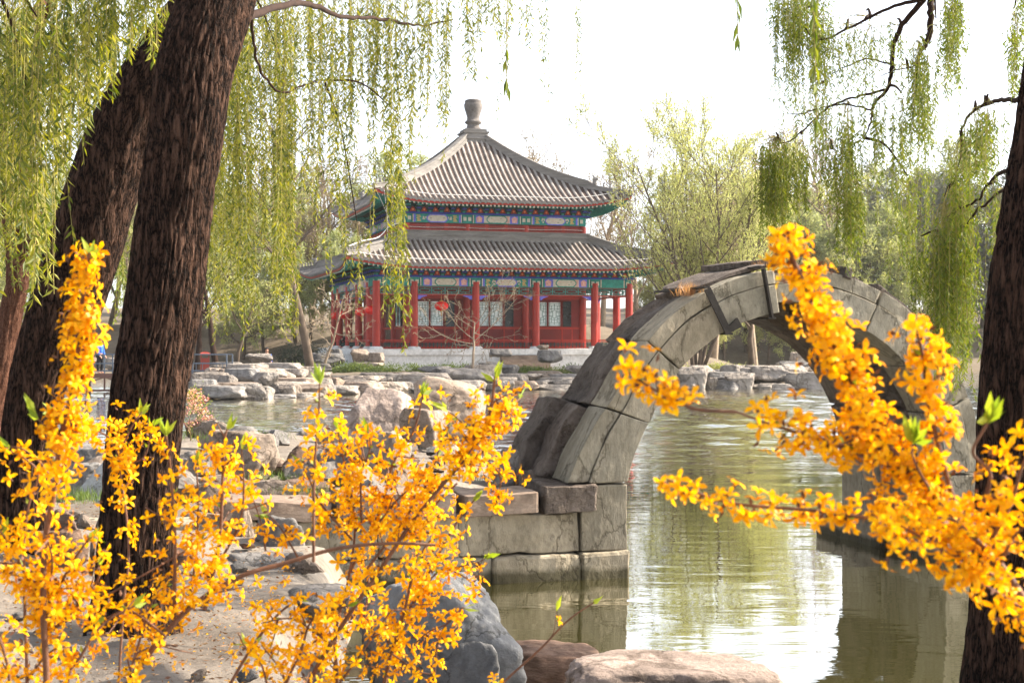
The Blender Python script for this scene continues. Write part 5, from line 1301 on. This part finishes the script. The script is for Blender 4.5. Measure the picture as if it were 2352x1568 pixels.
SB = [(-5, 14, -50, 640, 8, 9.3, .7, .075), (28, 14, -50, 520, 8, 9.3, .7, .08), (58, 14, -50, 600, 7, 9.4, .7, .08), (85, 10, 60, 720, 7, 9.3, .4, .085), (110, 14, -50, 640, 8, 9.5, .7, .08), (135, 12, -50, 450, 8, 9.5, .7, .08), (165, 14, -50, 380, 8, 9.6, .7, .08), (195, 14, -50, 300, 8, 9.7, .7, .08), (222, 12, -60, 250, 7, 9.8, .6, .08), (250, 12, -60, 200, 7, 10, .6, .08), (285, 12, -60, 150, 6, 10.2, .6, .08), (320, 12, -60, 110, 6, 10.5, .6, .08), (355, 10, -60, 140, 5, 10.7, .6, .08), (380, 8, -60, 70, 4, 11, .5, .08), (100, 18, 420, 640, 6, 10.2, .4, .08),
      (60, 70, -60, 480, 40, 15.5, 1.5, .075), (190, 70, -60, 430, 40, 15, 1.5, .075), (310, 50, -60, 300, 26, 14.5, 1.2, .075), (20, 40, -60, 620, 26, 16, 1.5, .075)]
clusters(SB, limbs, tw, fb_, r, .034, 1.35)
tw.build('branch', M['bark_dark'], wb, True, LBv); fb_.build('foliage', [M['leaf_willow'], M['twig_green']], wb, False, LBv)

# willow with the reddish forked trunk, further left
YC = 20.0
wc = thing('willow_tree', 'reddish forked willow trunk at the far left of the bank', 'tree', at(-30, 1090, YC) * np.array((1, 1, 0)) + np.array((0, 0, .6))); LC = np.array(wc.location)
m = MB(); trunk_mesh(m, [at(x, y, YC) for x, y in ((-32, 1120), (-22, 1000), (2, 850), (25, 720), (40, 640), (28, 540), (10, 430), (-5, 250), (-30, 0), (-40, -200))], np.array((40, 32, 30, 27, 26, 20, 17, 15, 12, 8)) / F * YC, 60, 12, .02, 9.0, 6, 2.0, 0, .06)
trunk_mesh(m, [at(x, y, YC) for x, y in ((34, 640), (58, 580), (82, 520), (70, 440), (50, 370), (60, 250), (90, 60), (100, -150))], np.array((22, 18, 16, 15, 14, 12, 9, 6)) / F * YC, 40, 12, .014, 12.0, 5, 2.0); m.build('trunk', M['bark_red'], wc, True, LC)
tw = MB(); limbs = [limb(tw, [at(-5, 250, YC), at(60, 60, YC + 1), at(160, -40, YC + 2), at(300, -60, YC + 2.5)], (.08, .06, .05, .03), seed=8), limb(tw, [at(90, 60, YC), at(160, -60, YC - 1), at(240, -70, YC - 2)], (.06, .05, .03), seed=9)]
fc = MB(); r = np.random.default_rng(53)
SC = [(20, 30, -60, 640, 26, 20, 1.5, .08), (90, 30, -60, 500, 24, 20, 1.5, .08), (170, 30, -60, 460, 22, 20, 1.5, .08), (250, 30, -60, 380, 20, 20, 1.5, .08), (275, 12, 300, 770, 10, 21, .8, .085), (55, 14, 420, 800, 10, 21, .8, .085), (110, 12, 300, 720, 8, 22, .8, .08)]
clusters(SC, limbs, tw, fc, r, .040, 1.5); tw.build('branch', M['bark_red'], wc, True, LC); fc.build('foliage', [M['leaf_willow_dark'], M['twig_green']], wc, False, LC)  # darker leaf colour imitates the shade on these back strands

# willow on the right
YE = 8.0
we = thing('willow_tree', 'willow with dark furrowed trunk standing beside the water right of the arch', 'tree', at(2325, 1560, YE) * np.array((1, 1, 0)) + np.array((0, 0, .62))); LE = np.array(we.location)
m = MB(); P = [at(x, y, YE + d) for x, y, d in ((2326, 1640, 0), (2325, 1550, 0), (2328, 1400, 0), (2338, 1150, 0), (2345, 980, 0), (2355, 858, 0), (2378, 643, 0), (2412, 450, 0), (2440, 300, 0), (2456, 180, 0), (2490, 0, .1), (2540, -220, .3), (2600, -420, .5))]
trunk_mesh(m, P, np.array((108, 102, 98, 98, 100, 102, 102, 102, 102, 102, 96, 84, 70)) / F * YE, 190, 32, .020, 15.0, 10, 4.0, 0, .05); m.build('trunk', M['bark'], we, True, LE)
tw = MB(); limbs = []
def lb(pts, Ys, Rs, seed): limbs.append(limb(tw, [at(x, y, Y) for (x, y), Y in zip(pts, Ys)], np.array(Rs) * .62, 6, 7, .0045, seed))
lb([(2520, -150), (2400, -230), (2280, -220), (2190, -120), (2140, -20), (2137, 30), (2135, 82), (2116, 116), (2107, 142), (2103, 215)], [8.3, 9.3, 10.4, 11.4, 12, 12, 12, 12, 12, 12], (.13, .11, .09, .07, .05, .045, .042, .030, .024, .015), 11)
lb([(2190, -120), (2120, 0), (2073, 56), (2051, 107), (2049, 159), (2038, 202), (2013, 232), (2002, 253), (2000, 283), (1983, 316)], [11.4, 11.8, 12, 12.1, 12.2, 12.3, 12.4, 12.4, 12.5, 12.5], (.06, .042, .036, .034, .030, .027, .023, .02, .015, .008), 12)
lb([(2038, 206), (1966, 223), (1905, 245), (1862, 283), (1820, 320), (1780, 335)], [12.3, 12.5, 12.7, 12.9, 13, 13.1], (.02, .017, .015, .013, .01, .006), 13)
lb([(2002, 253), (1950, 241), (1890, 247), (1840, 262), (1800, 262)], [12.4, 12.5, 12.6, 12.7, 12.8], (.014, .012, .010, .008, .005), 14)
lb([(2430, 232), (2340, 230), (2292, 230), (2240, 253), (2210, 292), (2208, 345), (2190, 420)], [8.2, 9.2, 9.8, 10.2, 10.5, 10.6, 10.6], (.05, .030, .024, .018, .014, .010, .006), 15)
lb([(2400, 400), (2314, 391), (2271, 421), (2249, 455), (2211, 477), (2170, 500)], [8.2, 9.4, 9.9, 10.2, 10.4, 10.5], (.05, .026, .02, .016, .012, .006), 16)
lb([(2390, 430), (2300, 440), (2240, 490), (2190, 560), (2160, 650)], [8.2, 9.6, 10.2, 10.6, 10.8], (.04, .018, .014, .011, .006), 17)
lb([(2120, 0), (2040, 20), (1960, 60), (1880, 90), (1830, 40), (1800, 20)], [11.8, 12, 12.2, 12.5, 12.7, 12.8], (.03, .022, .017, .013, .010, .006), 18)
lb([(2280, -220), (2100, -200), (1950, -120), (1850, -60), (1790, -40)], [10.4, 11.5, 12.3, 12.8, 13], (.06, .05, .035, .022, .012), 19)
lb([(2049, 150), (1990, 135), (1930, 160), (1890, 190)], [12.2, 12.4, 12.5, 12.6], (.013, .010, .008, .005), 20)
lb([(2103, 150), (2050, 165), (2020, 175)], [12, 12.1, 12.2], (.010, .008, .005), 21)
lb([(1983, 316), (1950, 335), (1900, 345), (1850, 335)], [12.5, 12.6, 12.7, 12.8], (.007, .005, .004, .003), 22)
fe = MB(); r = np.random.default_rng(54)
SE = [(1850, 26, -40, 140, 34, 12.8, .5, .046), (1820, 14, -30, 225, 12, 12.9, .4, .045), (1878, 12, 30, 210, 12, 12.7, .4, .045), (1790, 10, -30, 90, 7, 13, .3, .042), (1782, 17, 318, 530, 44, 13.1, .35, .05), (1948, 12, 235, 585, 20, 12.6, .3, .048), (1960, 9, 420, 570, 16, 12.6, .3, .05), (1842, 10, 325, 500, 13, 12.9, .3, .045), (1908, 9, 335, 475, 9, 12.7, .3, .045), (1885, 20, 210, 330, 8, 12.7, .4, .042), (2112, 11, 100, 350, 18, 12, .3, .046), (2072, 12, 230, 480, 9, 12.2, .3, .045), (2085, 12, 420, 660, 10, 12.1, .3, .045), (2020, 8, 240, 420, 6, 12.4, .3, .045), (2182, 14, -40, 205, 18, 11.5, .4, .045), (2205, 9, -40, 120, 6, 11.3, .3, .045),
      (2205, 16, 320, 700, 18, 10.6, .4, .044), (2170, 12, 470, 870, 22, 10.6, .4, .046), (2195, 12, 440, 890, 26, 10.6, .4, .046), (2218, 8, 480, 800, 12, 10.5, .3, .044), (2240, 14, 250, 420, 12, 10.2, .4, .042), (2270, 14, 235, 390, 10, 10, .4, .042), (2330, 12, 40, 225, 10, 9.6, .5, .042), (2345, 8, -40, 120, 6, 9.5, .5, .042), (2290, 12, 440, 620, 8, 9.9, .4, .042), (2150, 8, 560, 800, 7, 10.8, .3, .044), (1990, 40, 40, 140, 14, 12.3, .5, .04), (1950, 30, 60, 220, 10, 12.4, .4, .042), (2060, 30, 60, 180, 8, 12.1, .4, .042), (2115, 10, 560, 700, 6, 11, .3, .044), (1830, 40, 0, 330, 6, 12.9, .6, .044), (1900, 40, 110, 430, 5, 12.6, .5, .044), (2000, 50, 60, 430, 6, 12.3, .5, .044), (2080, 36, 150, 640, 7, 12, .5, .044), (2150, 30, 60, 520, 5, 11.4, .5, .044), (2262, 22, 238, 540, 6, 10, .5, .042), (2180, 30, 430, 880, 6, 10.6, .5, .044)]
clusters(SE, limbs, tw, fe, r, .020, 2.6, .0013, 1.0, 1.25)
tw.build('branch', M['bark_dark'], we, True, LE); fe.build('foliage', [M['leaf_willow_dark'], M['twig_green']], we, False, LE)
sprig(we, 1694, -40, 112, 4.0, LE, .055, 9, 2); sprig(we, 1868, -60, 330, 3.0, LE, .045, 26, 3)

# ------------------------------------------------------------------ forsythia
def flower_proto(rng, opn):
    V = []; Fq = []
    for k in range(4):
        az = k * math.pi / 2 + rng.uniform(-.15, .15); tw_ = rng.uniform(-.35, .35)
        rows = [(0.02, .0, .06), (.30, .30, .16), (.64, .44 * opn + .12, .215), (1.0, .40 * opn + .04, .05)]
        e = np.array((math.cos(az), math.sin(az), 0)); s = np.array((-math.sin(az), math.cos(az), 0)); b = len(V)
        for rr, zz, w in rows:
            c = e * rr * (.75 + .25 * opn) + np.array((0, 0, zz * (1.5 - opn)))
            n_ = s * math.cos(tw_ * rr) + np.array((0, 0, 1)) * math.sin(tw_ * rr) * 1.0
            V += [c - n_ * w, c + n_ * w]
        for i in range(3): Fq.append((b + 2 * i, b + 2 * i + 1, b + 2 * i + 3, b + 2 * i + 2))
    return np.array(V), np.array(Fq)
_r = np.random.default_rng(2)
FLW = [flower_proto(_r, o_) for o_ in (.95, .65, .45, .8, .35, .7, .55)]
def put_flowers(mb, P, D, S_, rng):
    n = len(P)
    if not n: return
    D = D / np.linalg.norm(D, axis=1)[:, None]; a = np.cross(D, rng.normal(size=(n, 3))); a /= np.linalg.norm(a, axis=1)[:, None]; b = np.cross(D, a)
    R_ = np.stack([a, b, D], 2); kind = rng.integers(len(FLW), size=n)
    for k, (V, Fq) in enumerate(FLW):
        q = np.where(kind == k)[0]
        if not len(q): continue
        W = np.einsum('nij,vj->nvi', R_[q], V) * S_[q][:, None, None] + P[q][:, None]
        nv = len(V); mb.add(W.reshape(-1, 3), (Fq[None] + (np.arange(len(q)) * nv)[:, None, None]).reshape(-1, 4))
DENS = 1.3
def forsythia(root, off, stems, rng, R0=.0156):
    """stems: (points, Y0, Y1, radius, [(t0, t1, flowers per cm, side spread in m)], buds)"""
    for pts, Y0, Y1, rad, dens, buds in stems:
        n = len(pts); P = [at(x, y, Y0 + (Y1 - Y0) * i / (n - 1)) for i, (x, y) in enumerate(pts)]
        S_ = spline(P, 8); ns = len(S_)
        st = MB(); st.tube(S_, np.linspace(rad, rad * .45, ns), 6); so = st.build('stem', M['stem'], root, True, off)
        fl = MB(); lf = MB(); tt = np.linspace(0, 1, ns); seg = np.concatenate([[0], np.cumsum(np.linalg.norm(np.diff(S_, axis=0), axis=1))]); tot = seg[-1]
        T = np.gradient(S_, axis=0); T /= np.linalg.norm(T, axis=1)[:, None]
        for t0, t1, per, spread in dens:
            k = max(1, int(per * DENS * 100 * tot * (t1 - t0))); s = rng.uniform(t0, t1, k)
            node = np.round(s * tot / .026) * .026 / tot if per < 4 else s; node = np.clip(node + rng.normal(0, .0045, k) / tot, 0, 1)
            c = np.stack([np.interp(node, seg / tot, S_[:, i]) for i in range(3)], 1); tg = np.stack([np.interp(node, seg / tot, T[:, i]) for i in range(3)], 1)
            rd = rng.normal(size=(k, 3)); rd -= tg * np.sum(rd * tg, 1)[:, None]; rd /= np.linalg.norm(rd, axis=1)[:, None]
            spread *= .78; off_ = np.abs(rng.normal(0, spread, k)) + .005
            put_flowers(fl, c + rd * off_[:, None] + tg * rng.normal(0, spread * .5, k)[:, None], rd + tg * .35 + rng.normal(0, .35, (k, 3)), R0 * rng.uniform(.72, 1.15, k), rng)
            leaves(lf, c + rd * (off_[:, None] - .006), rd + tg * .35, .011, .005, rng, 1)
            if spread > .02:          # short side twigs carry the outlying flowers
                tw_ = MB(); kk = max(1, k // 7)
                for i in range(kk): tw_.tube([c[i], c[i] + rd[i] * off_[i] * .6 + tg[i] * .01, c[i] + rd[i] * off_[i] * 1.1 + tg[i] * .02], [.0016, .0012, .0008], 4, 0, False)
                tw_.build('twig', M['stem'], so, False, off)
            g = max(1, k // 9); i = rng.integers(k, size=g); leaves(lf, c[i], rd[i] + tg[i], .012 * rng.uniform(.6, 1.4, g), .006, rng)
        if buds:
            for i in range(buds):
                base = S_[-1] - T[-1] * rng.uniform(0, .01); d = T[-1] + rng.normal(0, .32, 3); leaves(lf, base[None], d[None], np.array([.030 * rng.uniform(.7, 1.2)]), .010, rng)
        if fl.n: fl.build('blossom', M['petal'], so, False, off)
        if lf.n: lf.build('young_leaves', [M['leaf_bud'], M['stem']], so, False, off)

r = np.random.default_rng(61)
def ground_pt(px, Y): p = at(px, 784, Y); return np.array((p[0], p[1], gz(p[0], p[1]) + .02))
fr = thing('forsythia_bush', 'yellow forsythia bush spraying in from beside the right willow trunk', 'shrub', ground_pt(2560, 1.5)); o3 = np.array(fr.location)
YR = 1.5
ST = [([(2640, 2600), (2520, 1900), (2420, 1500), (2352, 1380), (2290, 1290), (2200, 1200), (2100, 1090), (2010, 985), (1945, 850), (1870, 700), (1815, 585), (1795, 535)], YR, YR, .0062, [(.42, .60, 1.6, .022), (.60, .998, 5.6, .016)], 0),
      ([(2240, 1225), (2100, 1195), (1960, 1185), (1850, 1170), (1700, 1158), (1610, 1135), (1535, 1102)], YR, YR + .05, .0030, [(.0, .35, 2.2, .016), (.35, 1.0, 2.1, .011)], 0),
      ([(2110, 1100), (1990, 1045), (1890, 1010), (1780, 978), (1690, 945)], YR, YR - .03, .0030, [(.0, 1.0, 2.6, .017)], 0),
      ([(1690, 946), (1600, 940), (1560, 922), (1500, 893), (1450, 860), (1420, 842)], YR - .03, YR - .05, .0022, [(.38, 1.0, 3.0, .013)], 0),
      ([(2190, 1150), (2155, 1020), (2130, 920), (2120, 820), (2100, 745)], YR, YR - .05, .0030, [(.0, .25, 1.3, .015), (.25, .6, 3.0, .014), (.64, 1.0, 5.2, .016)], 0),
      ([(2250, 1180), (2275, 1090), (2235, 1040), (2260, 985), (2275, 960)], YR - .05, YR - .08, .0024, [(.0, .55, 1.5, .014)], 9),
      ([(2270, 1250), (2320, 1160), (2352, 1060), (2400, 980)], YR - .05, YR - .1, .0024, [(.1, 1, 1.7, .016)], 0),
      ([(2300, 1290), (2330, 1230), (2380, 1190)], YR - .05, YR - .1, .0020, [(.3, 1, 1.4, .012)], 3),
      ([(2240, 1240), (2180, 1190), (2080, 1200), (2020, 1210)], YR - .06, YR - .08, .0022, [(.0, 1, 2.8, .020)], 0),
      ([(2300, 1330), (2200, 1280), (2110, 1230), (2040, 1190)], YR - .05, YR - .06, .0022, [(.0, 1, 2.9, .018)], 0),
      ([(2352, 1400), (2290, 1360), (2240, 1330), (2190, 1290)], YR - .05, YR - .06, .0022, [(.0, 1, 2.6, .015)], 0),
      ([(2420, 1480), (2352, 1440), (2330, 1400)], YR - .05, YR - .06, .0022, [(.2, 1, 2.2, .014)], 0),
      ([(2140, 1130), (2110, 1080), (2095, 1040), (2098, 1010)], YR - .03, YR - .05, .0016, [(.0, .3, .8, .01)], 9),
      ([(2010, 990), (1960, 1010), (1920, 1020), (1880, 1000)], YR, YR - .05, .0016, [(.0, 1, 2.2, .014)], 0)]
DENS = 1.35
forsythia(fr, o3, ST, r, .0142)
DENS = 1.15

fl_ = thing('forsythia_bush', 'yellow forsythia bush with one tall blossom spike in front of the leaning trunk', 'shrub', ground_pt(110, 2.15)); o1 = np.array(fl_.location)
YL = 2.1
ST = [([(112, 2500), (108, 1800), (107, 1568), (100, 1409), (103, 1250), (126, 1120), (138, 1010), (160, 920), (178, 820), (188, 700), (206, 580)], YL, YL - .15, .0055, [(.50, .64, 1.1, .024), (.62, .80, 1.6, .022), (.79, .998, 6.5, .016)], 4),
      ([(70, 2100), (62, 1568), (57, 1400), (55, 1250), (66, 1160), (88, 1090), (60, 1055), (20, 1035)], YL, YL, .0028, [(.45, .58, .8, .02), (.66, .98, 1.5, .020)], 4),
      ([(100, 1420), (62, 1330), (30, 1260), (0, 1220)], YL, YL - .1, .0026, [(.1, 1, 2.4, .028)], 2), ([(102, 1420), (150, 1320), (180, 1270), (205, 1235)], YL, YL - .05, .0026, [(.05, 1, 2.6, .030)], 2), ([(105, 1460), (170, 1400), (225, 1330), (225, 1290)], YL, YL - .05, .0026, [(.05, 1, 2.2, .026)], 2), ([(100, 1400), (120, 1300), (110, 1240)], YL, YL - .1, .0022, [(.0, 1, 2.2, .03)], 0),
      ([(150, 2000), (150, 1600), (190, 1500), (240, 1430), (310, 1390)], YL, YL + .05, .0032, [(.45, 1, 1.5, .030)], 2), ([(20, 2000), (30, 1700), (22, 1560), (10, 1500), (-10, 1440)], YL - .1, YL - .15, .003, [(.35, 1, 2.0, .026)], 0),
      ([(290, 2000), (270, 1700), (283, 1400), (295, 1290), (290, 1180), (275, 1060), (300, 985), (326, 945)], YL + .5, YL + .55, .0030, [(.60, .78, .7, .022), (.78, 1, 2.2, .024)], 5), ([(278, 1065), (255, 1010), (215, 985), (165, 960), (120, 945)], YL + .55, YL + .3, .0022, [(.0, .85, 2.2, .020)], 4), ([(278, 1070), (330, 1050), (345, 1000), (352, 975)], YL + .55, YL + .5, .0016, [(.0, 1, 1.2, .016)], 4),
      ([(140, 1000), (100, 975), (80, 950)], YL - .1, YL - .1, .0014, [(.0, .8, 1.4, .014)], 5), ([(130, 1115), (90, 1060), (50, 1030), (15, 1025)], YL - .05, YL, .0018, [(.1, .9, 1.2, .018)], 5), ([(60, 1568), (110, 1500), (160, 1480)], YL, YL, .002, [(.1, 1, 1.6, .025)], 0),
      ([(128, 1110), (150, 1060), (168, 1000), (155, 950)], YL - .05, YL - .1, .0018, [(.0, 1, 1.6, .02)], 0)]
forsythia(fl_, o1, ST, r)
DENS = 1.35

fc_ = thing('forsythia_bush', 'broad yellow forsythia bush filling the space before the stone wall', 'shrub', ground_pt(560, 2.5)); o2 = np.array(fc_.location)
YM = 2.45
ST = [([(200, 2100), (250, 1680), (295, 1568), (380, 1454), (450, 1384), (550, 1324), (650, 1294), (775, 1259), (900, 1247), (1000, 1251)], YM - .2, YM - .1, .0060, [(.30, .62, 1.3, .030), (.62, .75, .5, .02)], 0),
      ([(470, 1400), (480, 1364), (505, 1234), (512, 1084), (516, 1010), (522, 985)], YM - .15, YM - .15, .0036, [(.05, .6, 1.6, .032), (.5, 1, 1.9, .026)], 5), ([(400, 1420), (402, 1234), (392, 1084), (382, 1000)], YM - .15, YM - .2, .0032, [(.2, .6, 1.2, .026), (.55, .95, 1.0, .022)], 5), ([(430, 1400), (450, 1280), (455, 1150), (450, 1060)], YM - .1, YM - .1, .0028, [(.1, 1, 1.8, .03)], 2), ([(500, 1300), (550, 1200), (560, 1120), (555, 1030)], YM - .1, YM - .1, .0026, [(.1, 1, 1.4, .026)], 2),
      ([(100, 1460), (225, 1379), (375, 1294), (450, 1249), (540, 1190)], YM - .2, YM - .1, .0022, [(.3, 1, .35, .014)], 0),
      ([(440, 2100), (500, 1640), (530, 1568), (590, 1469), (645, 1404), (700, 1370)], YM, YM, .0042, [(.35, .8, .8, .026), (.75, 1, 1.4, .03)], 0), ([(300, 1540), (330, 1440), (350, 1380), (390, 1330)], YM - .2, YM - .1, .0024, [(.0, 1, 2.0, .034)], 0), ([(380, 1460), (330, 1420), (290, 1400), (240, 1420)], YM - .2, YM - .2, .0022, [(.1, 1, 1.8, .028)], 2),
      ([(620, 2100), (680, 1660), (710, 1568), (765, 1469), (820, 1384), (870, 1314), (950, 1194), (1050, 1074), (1105, 1004), (1128, 934), (1137, 865)], YM, YM - .1, .0052, [(.32, .5, 1.2, .034), (.5, .72, 1.2, .032), (.70, .97, 2.8, .026)], 7), ([(1100, 1010), (1150, 960), (1175, 930), (1195, 915)], YM - .1, YM - .05, .0020, [(.0, 1, 3.0, .018)], 2), ([(1060, 1070), (1120, 1060), (1150, 1100), (1140, 1150)], YM - .1, YM, .0020, [(.0, 1, 2.4, .022)], 2), ([(1050, 1080), (1090, 1010), (1050, 960), (1020, 940)], YM - .1, YM - .1, .0020, [(.0, 1, 2.0, .024)], 5),
      ([(790, 1900), (775, 1568), (772, 1450), (800, 1330), (815, 1200), (790, 1060), (775, 985)], YM + .1, YM, .0034, [(.55, .8, .8, .03), (.75, 1, 2.4, .032)], 3), ([(800, 1320), (870, 1180), (905, 1060), (950, 990), (972, 905)], YM + .05, YM, .0030, [(.2, .7, 2.2, .036), (.7, .95, 1.4, .024)], 6), ([(840, 1310), (930, 1190), (990, 1090), (1015, 1000)], YM, YM, .0028, [(.2, 1, 2.4, .034)], 2), ([(810, 1240), (740, 1160), (710, 1100), (690, 1060)], YM, YM, .0022, [(.1, 1, 1.7, .030)], 2), ([(830, 1200), (830, 1090), (850, 1030), (845, 990)], YM, YM, .0022, [(.0, 1, 2.2, .030)], 2), ([(870, 1200), (920, 1140), (970, 1110), (1030, 1120)], YM, YM, .0022, [(.0, 1, 2.2, .030)], 0),
      ([(860, 1900), (885, 1568), (930, 1399), (955, 1284), (990, 1174), (1050, 1109)], YM + .15, YM + .1, .0040, [(.4, .75, .9, .03), (.7, 1, 1.0, .025)], 0), ([(890, 1800), (920, 1424), (980, 1324), (1040, 1214), (1092, 1144)], YM + .2, YM + .2, .0036, [(.35, .7, 1.0, .028), (.7, 1, .3, .012)], 4), ([(770, 2000), (770, 1568), (770, 1440), (790, 1360)], YM + .1, YM + .1, .0036, [(.4, 1, .9, .034)], 0),
      ([(720, 1290), (722, 1084), (732, 949), (734, 880)], YM - .25, YM - .3, .0026, [(.15, .55, .7, .018), (.55, .97, .85, .018)], 4), ([(610, 1265), (600, 1200), (575, 1130)], YM, YM, .0020, [(.3, 1, .7, .018)], 3), ([(690, 1290), (650, 1220), (625, 1190), (612, 1180)], YM, YM, .0018, [(.3, 1, 1.0, .018)], 2),
      ([(920, 1424), (960, 1370), (1010, 1310), (1060, 1320), (1115, 1365)], YM + .15, YM + .15, .0024, [(.2, 1, 1.7, .022)], 0), ([(1010, 1310), (1060, 1300), (1100, 1290), (1118, 1278)], YM + .15, YM + .1, .0016, [(.0, .7, 1.0, .016)], 5), ([(1000, 1600), (1000, 1520), (1015, 1450), (1055, 1400), (1068, 1395)], YM + .1, YM + .1, .0020, [(.3, 1, 1.2, .022)], 2), ([(950, 1480), (985, 1450), (1030, 1430), (1060, 1400)], YM + .1, YM + .1, .0018, [(.0, 1, 1.2, .020)], 0),
      ([(640, 2000), (650, 1620), (690, 1500), (720, 1420), (800, 1390)], YM - .1, YM - .1, .0034, [(.4, 1, 1.6, .036)], 2), ([(765, 1480), (720, 1450), (670, 1420), (600, 1430)], YM - .1, YM - .1, .0022, [(.1, 1, 1.6, .032)], 0), ([(800, 1400), (830, 1440), (840, 1400), (845, 1330)], YM, YM, .0022, [(.1, 1, 1.8, .034)], 0), ([(780, 1568), (830, 1500), (870, 1440), (900, 1400)], YM + .1, YM + .1, .0024, [(.1, 1, 1.6, .030)], 0), ([(660, 1568), (640, 1530), (600, 1480)], YM - .1, YM - .1, .002, [(.1, 1, 1.5, .026)], 0),
      ([(640, 1800), (612, 1568), (590, 1510), (565, 1480)], YM - .1, YM - .1, .0024, [(.7, 1, .4, .01)], 3), ([(880, 1568), (905, 1480), (945, 1420), (1000, 1360)], YM + .15, YM + .15, .0022, [(.2, 1, 1.6, .026)], 0), ([(960, 1284), (990, 1240), (1040, 1230), (1050, 1260)], YM + .15, YM + .15, .0018, [(.1, 1, 1.2, .02)], 0), ([(900, 1500), (960, 1540), (1010, 1550)], YM + .1, YM + .1, .002, [(.1, 1, 1.4, .022)], 0),
      ([(1060, 1900), (1120, 1620), (1155, 1568), (1240, 1490), (1306, 1423), (1365, 1382)], YM + .3, YM + .3, .0034, [(.48, .54, .8, .012)], 2), ([(1255, 1475), (1272, 1450), (1278, 1400)], YM + .3, YM + .3, .0014, [(.9, 1, .2, .01)], 3)]
forsythia(fc_, o2, ST, r)

# ------------------------------------------------------------------ haze over the lake
HAZE = 0.00016
if HAZE:
    m = MB(); m.box((0, 150, 20.5), (1300, 1300, 47)); hz = m.build('haze', bpy.data.materials.new('haze'))
    hz['kind'] = 'stuff'; hz['label'] = 'pale bright haze in the air over the lake'
    mt = hz.data.materials[0]; mt.use_nodes = True; t = mt.node_tree; t.nodes.remove(t.nodes['Principled BSDF'])
    v = t.nodes.new('ShaderNodeVolumePrincipled'); v.inputs['Color'].default_value = (.95, .95, .93, 1); v.inputs['Density'].default_value = HAZE; v.inputs['Anisotropy'].default_value = .3
    t.links.new(v.outputs[0], t.nodes['Material Output'].inputs['Volume'])
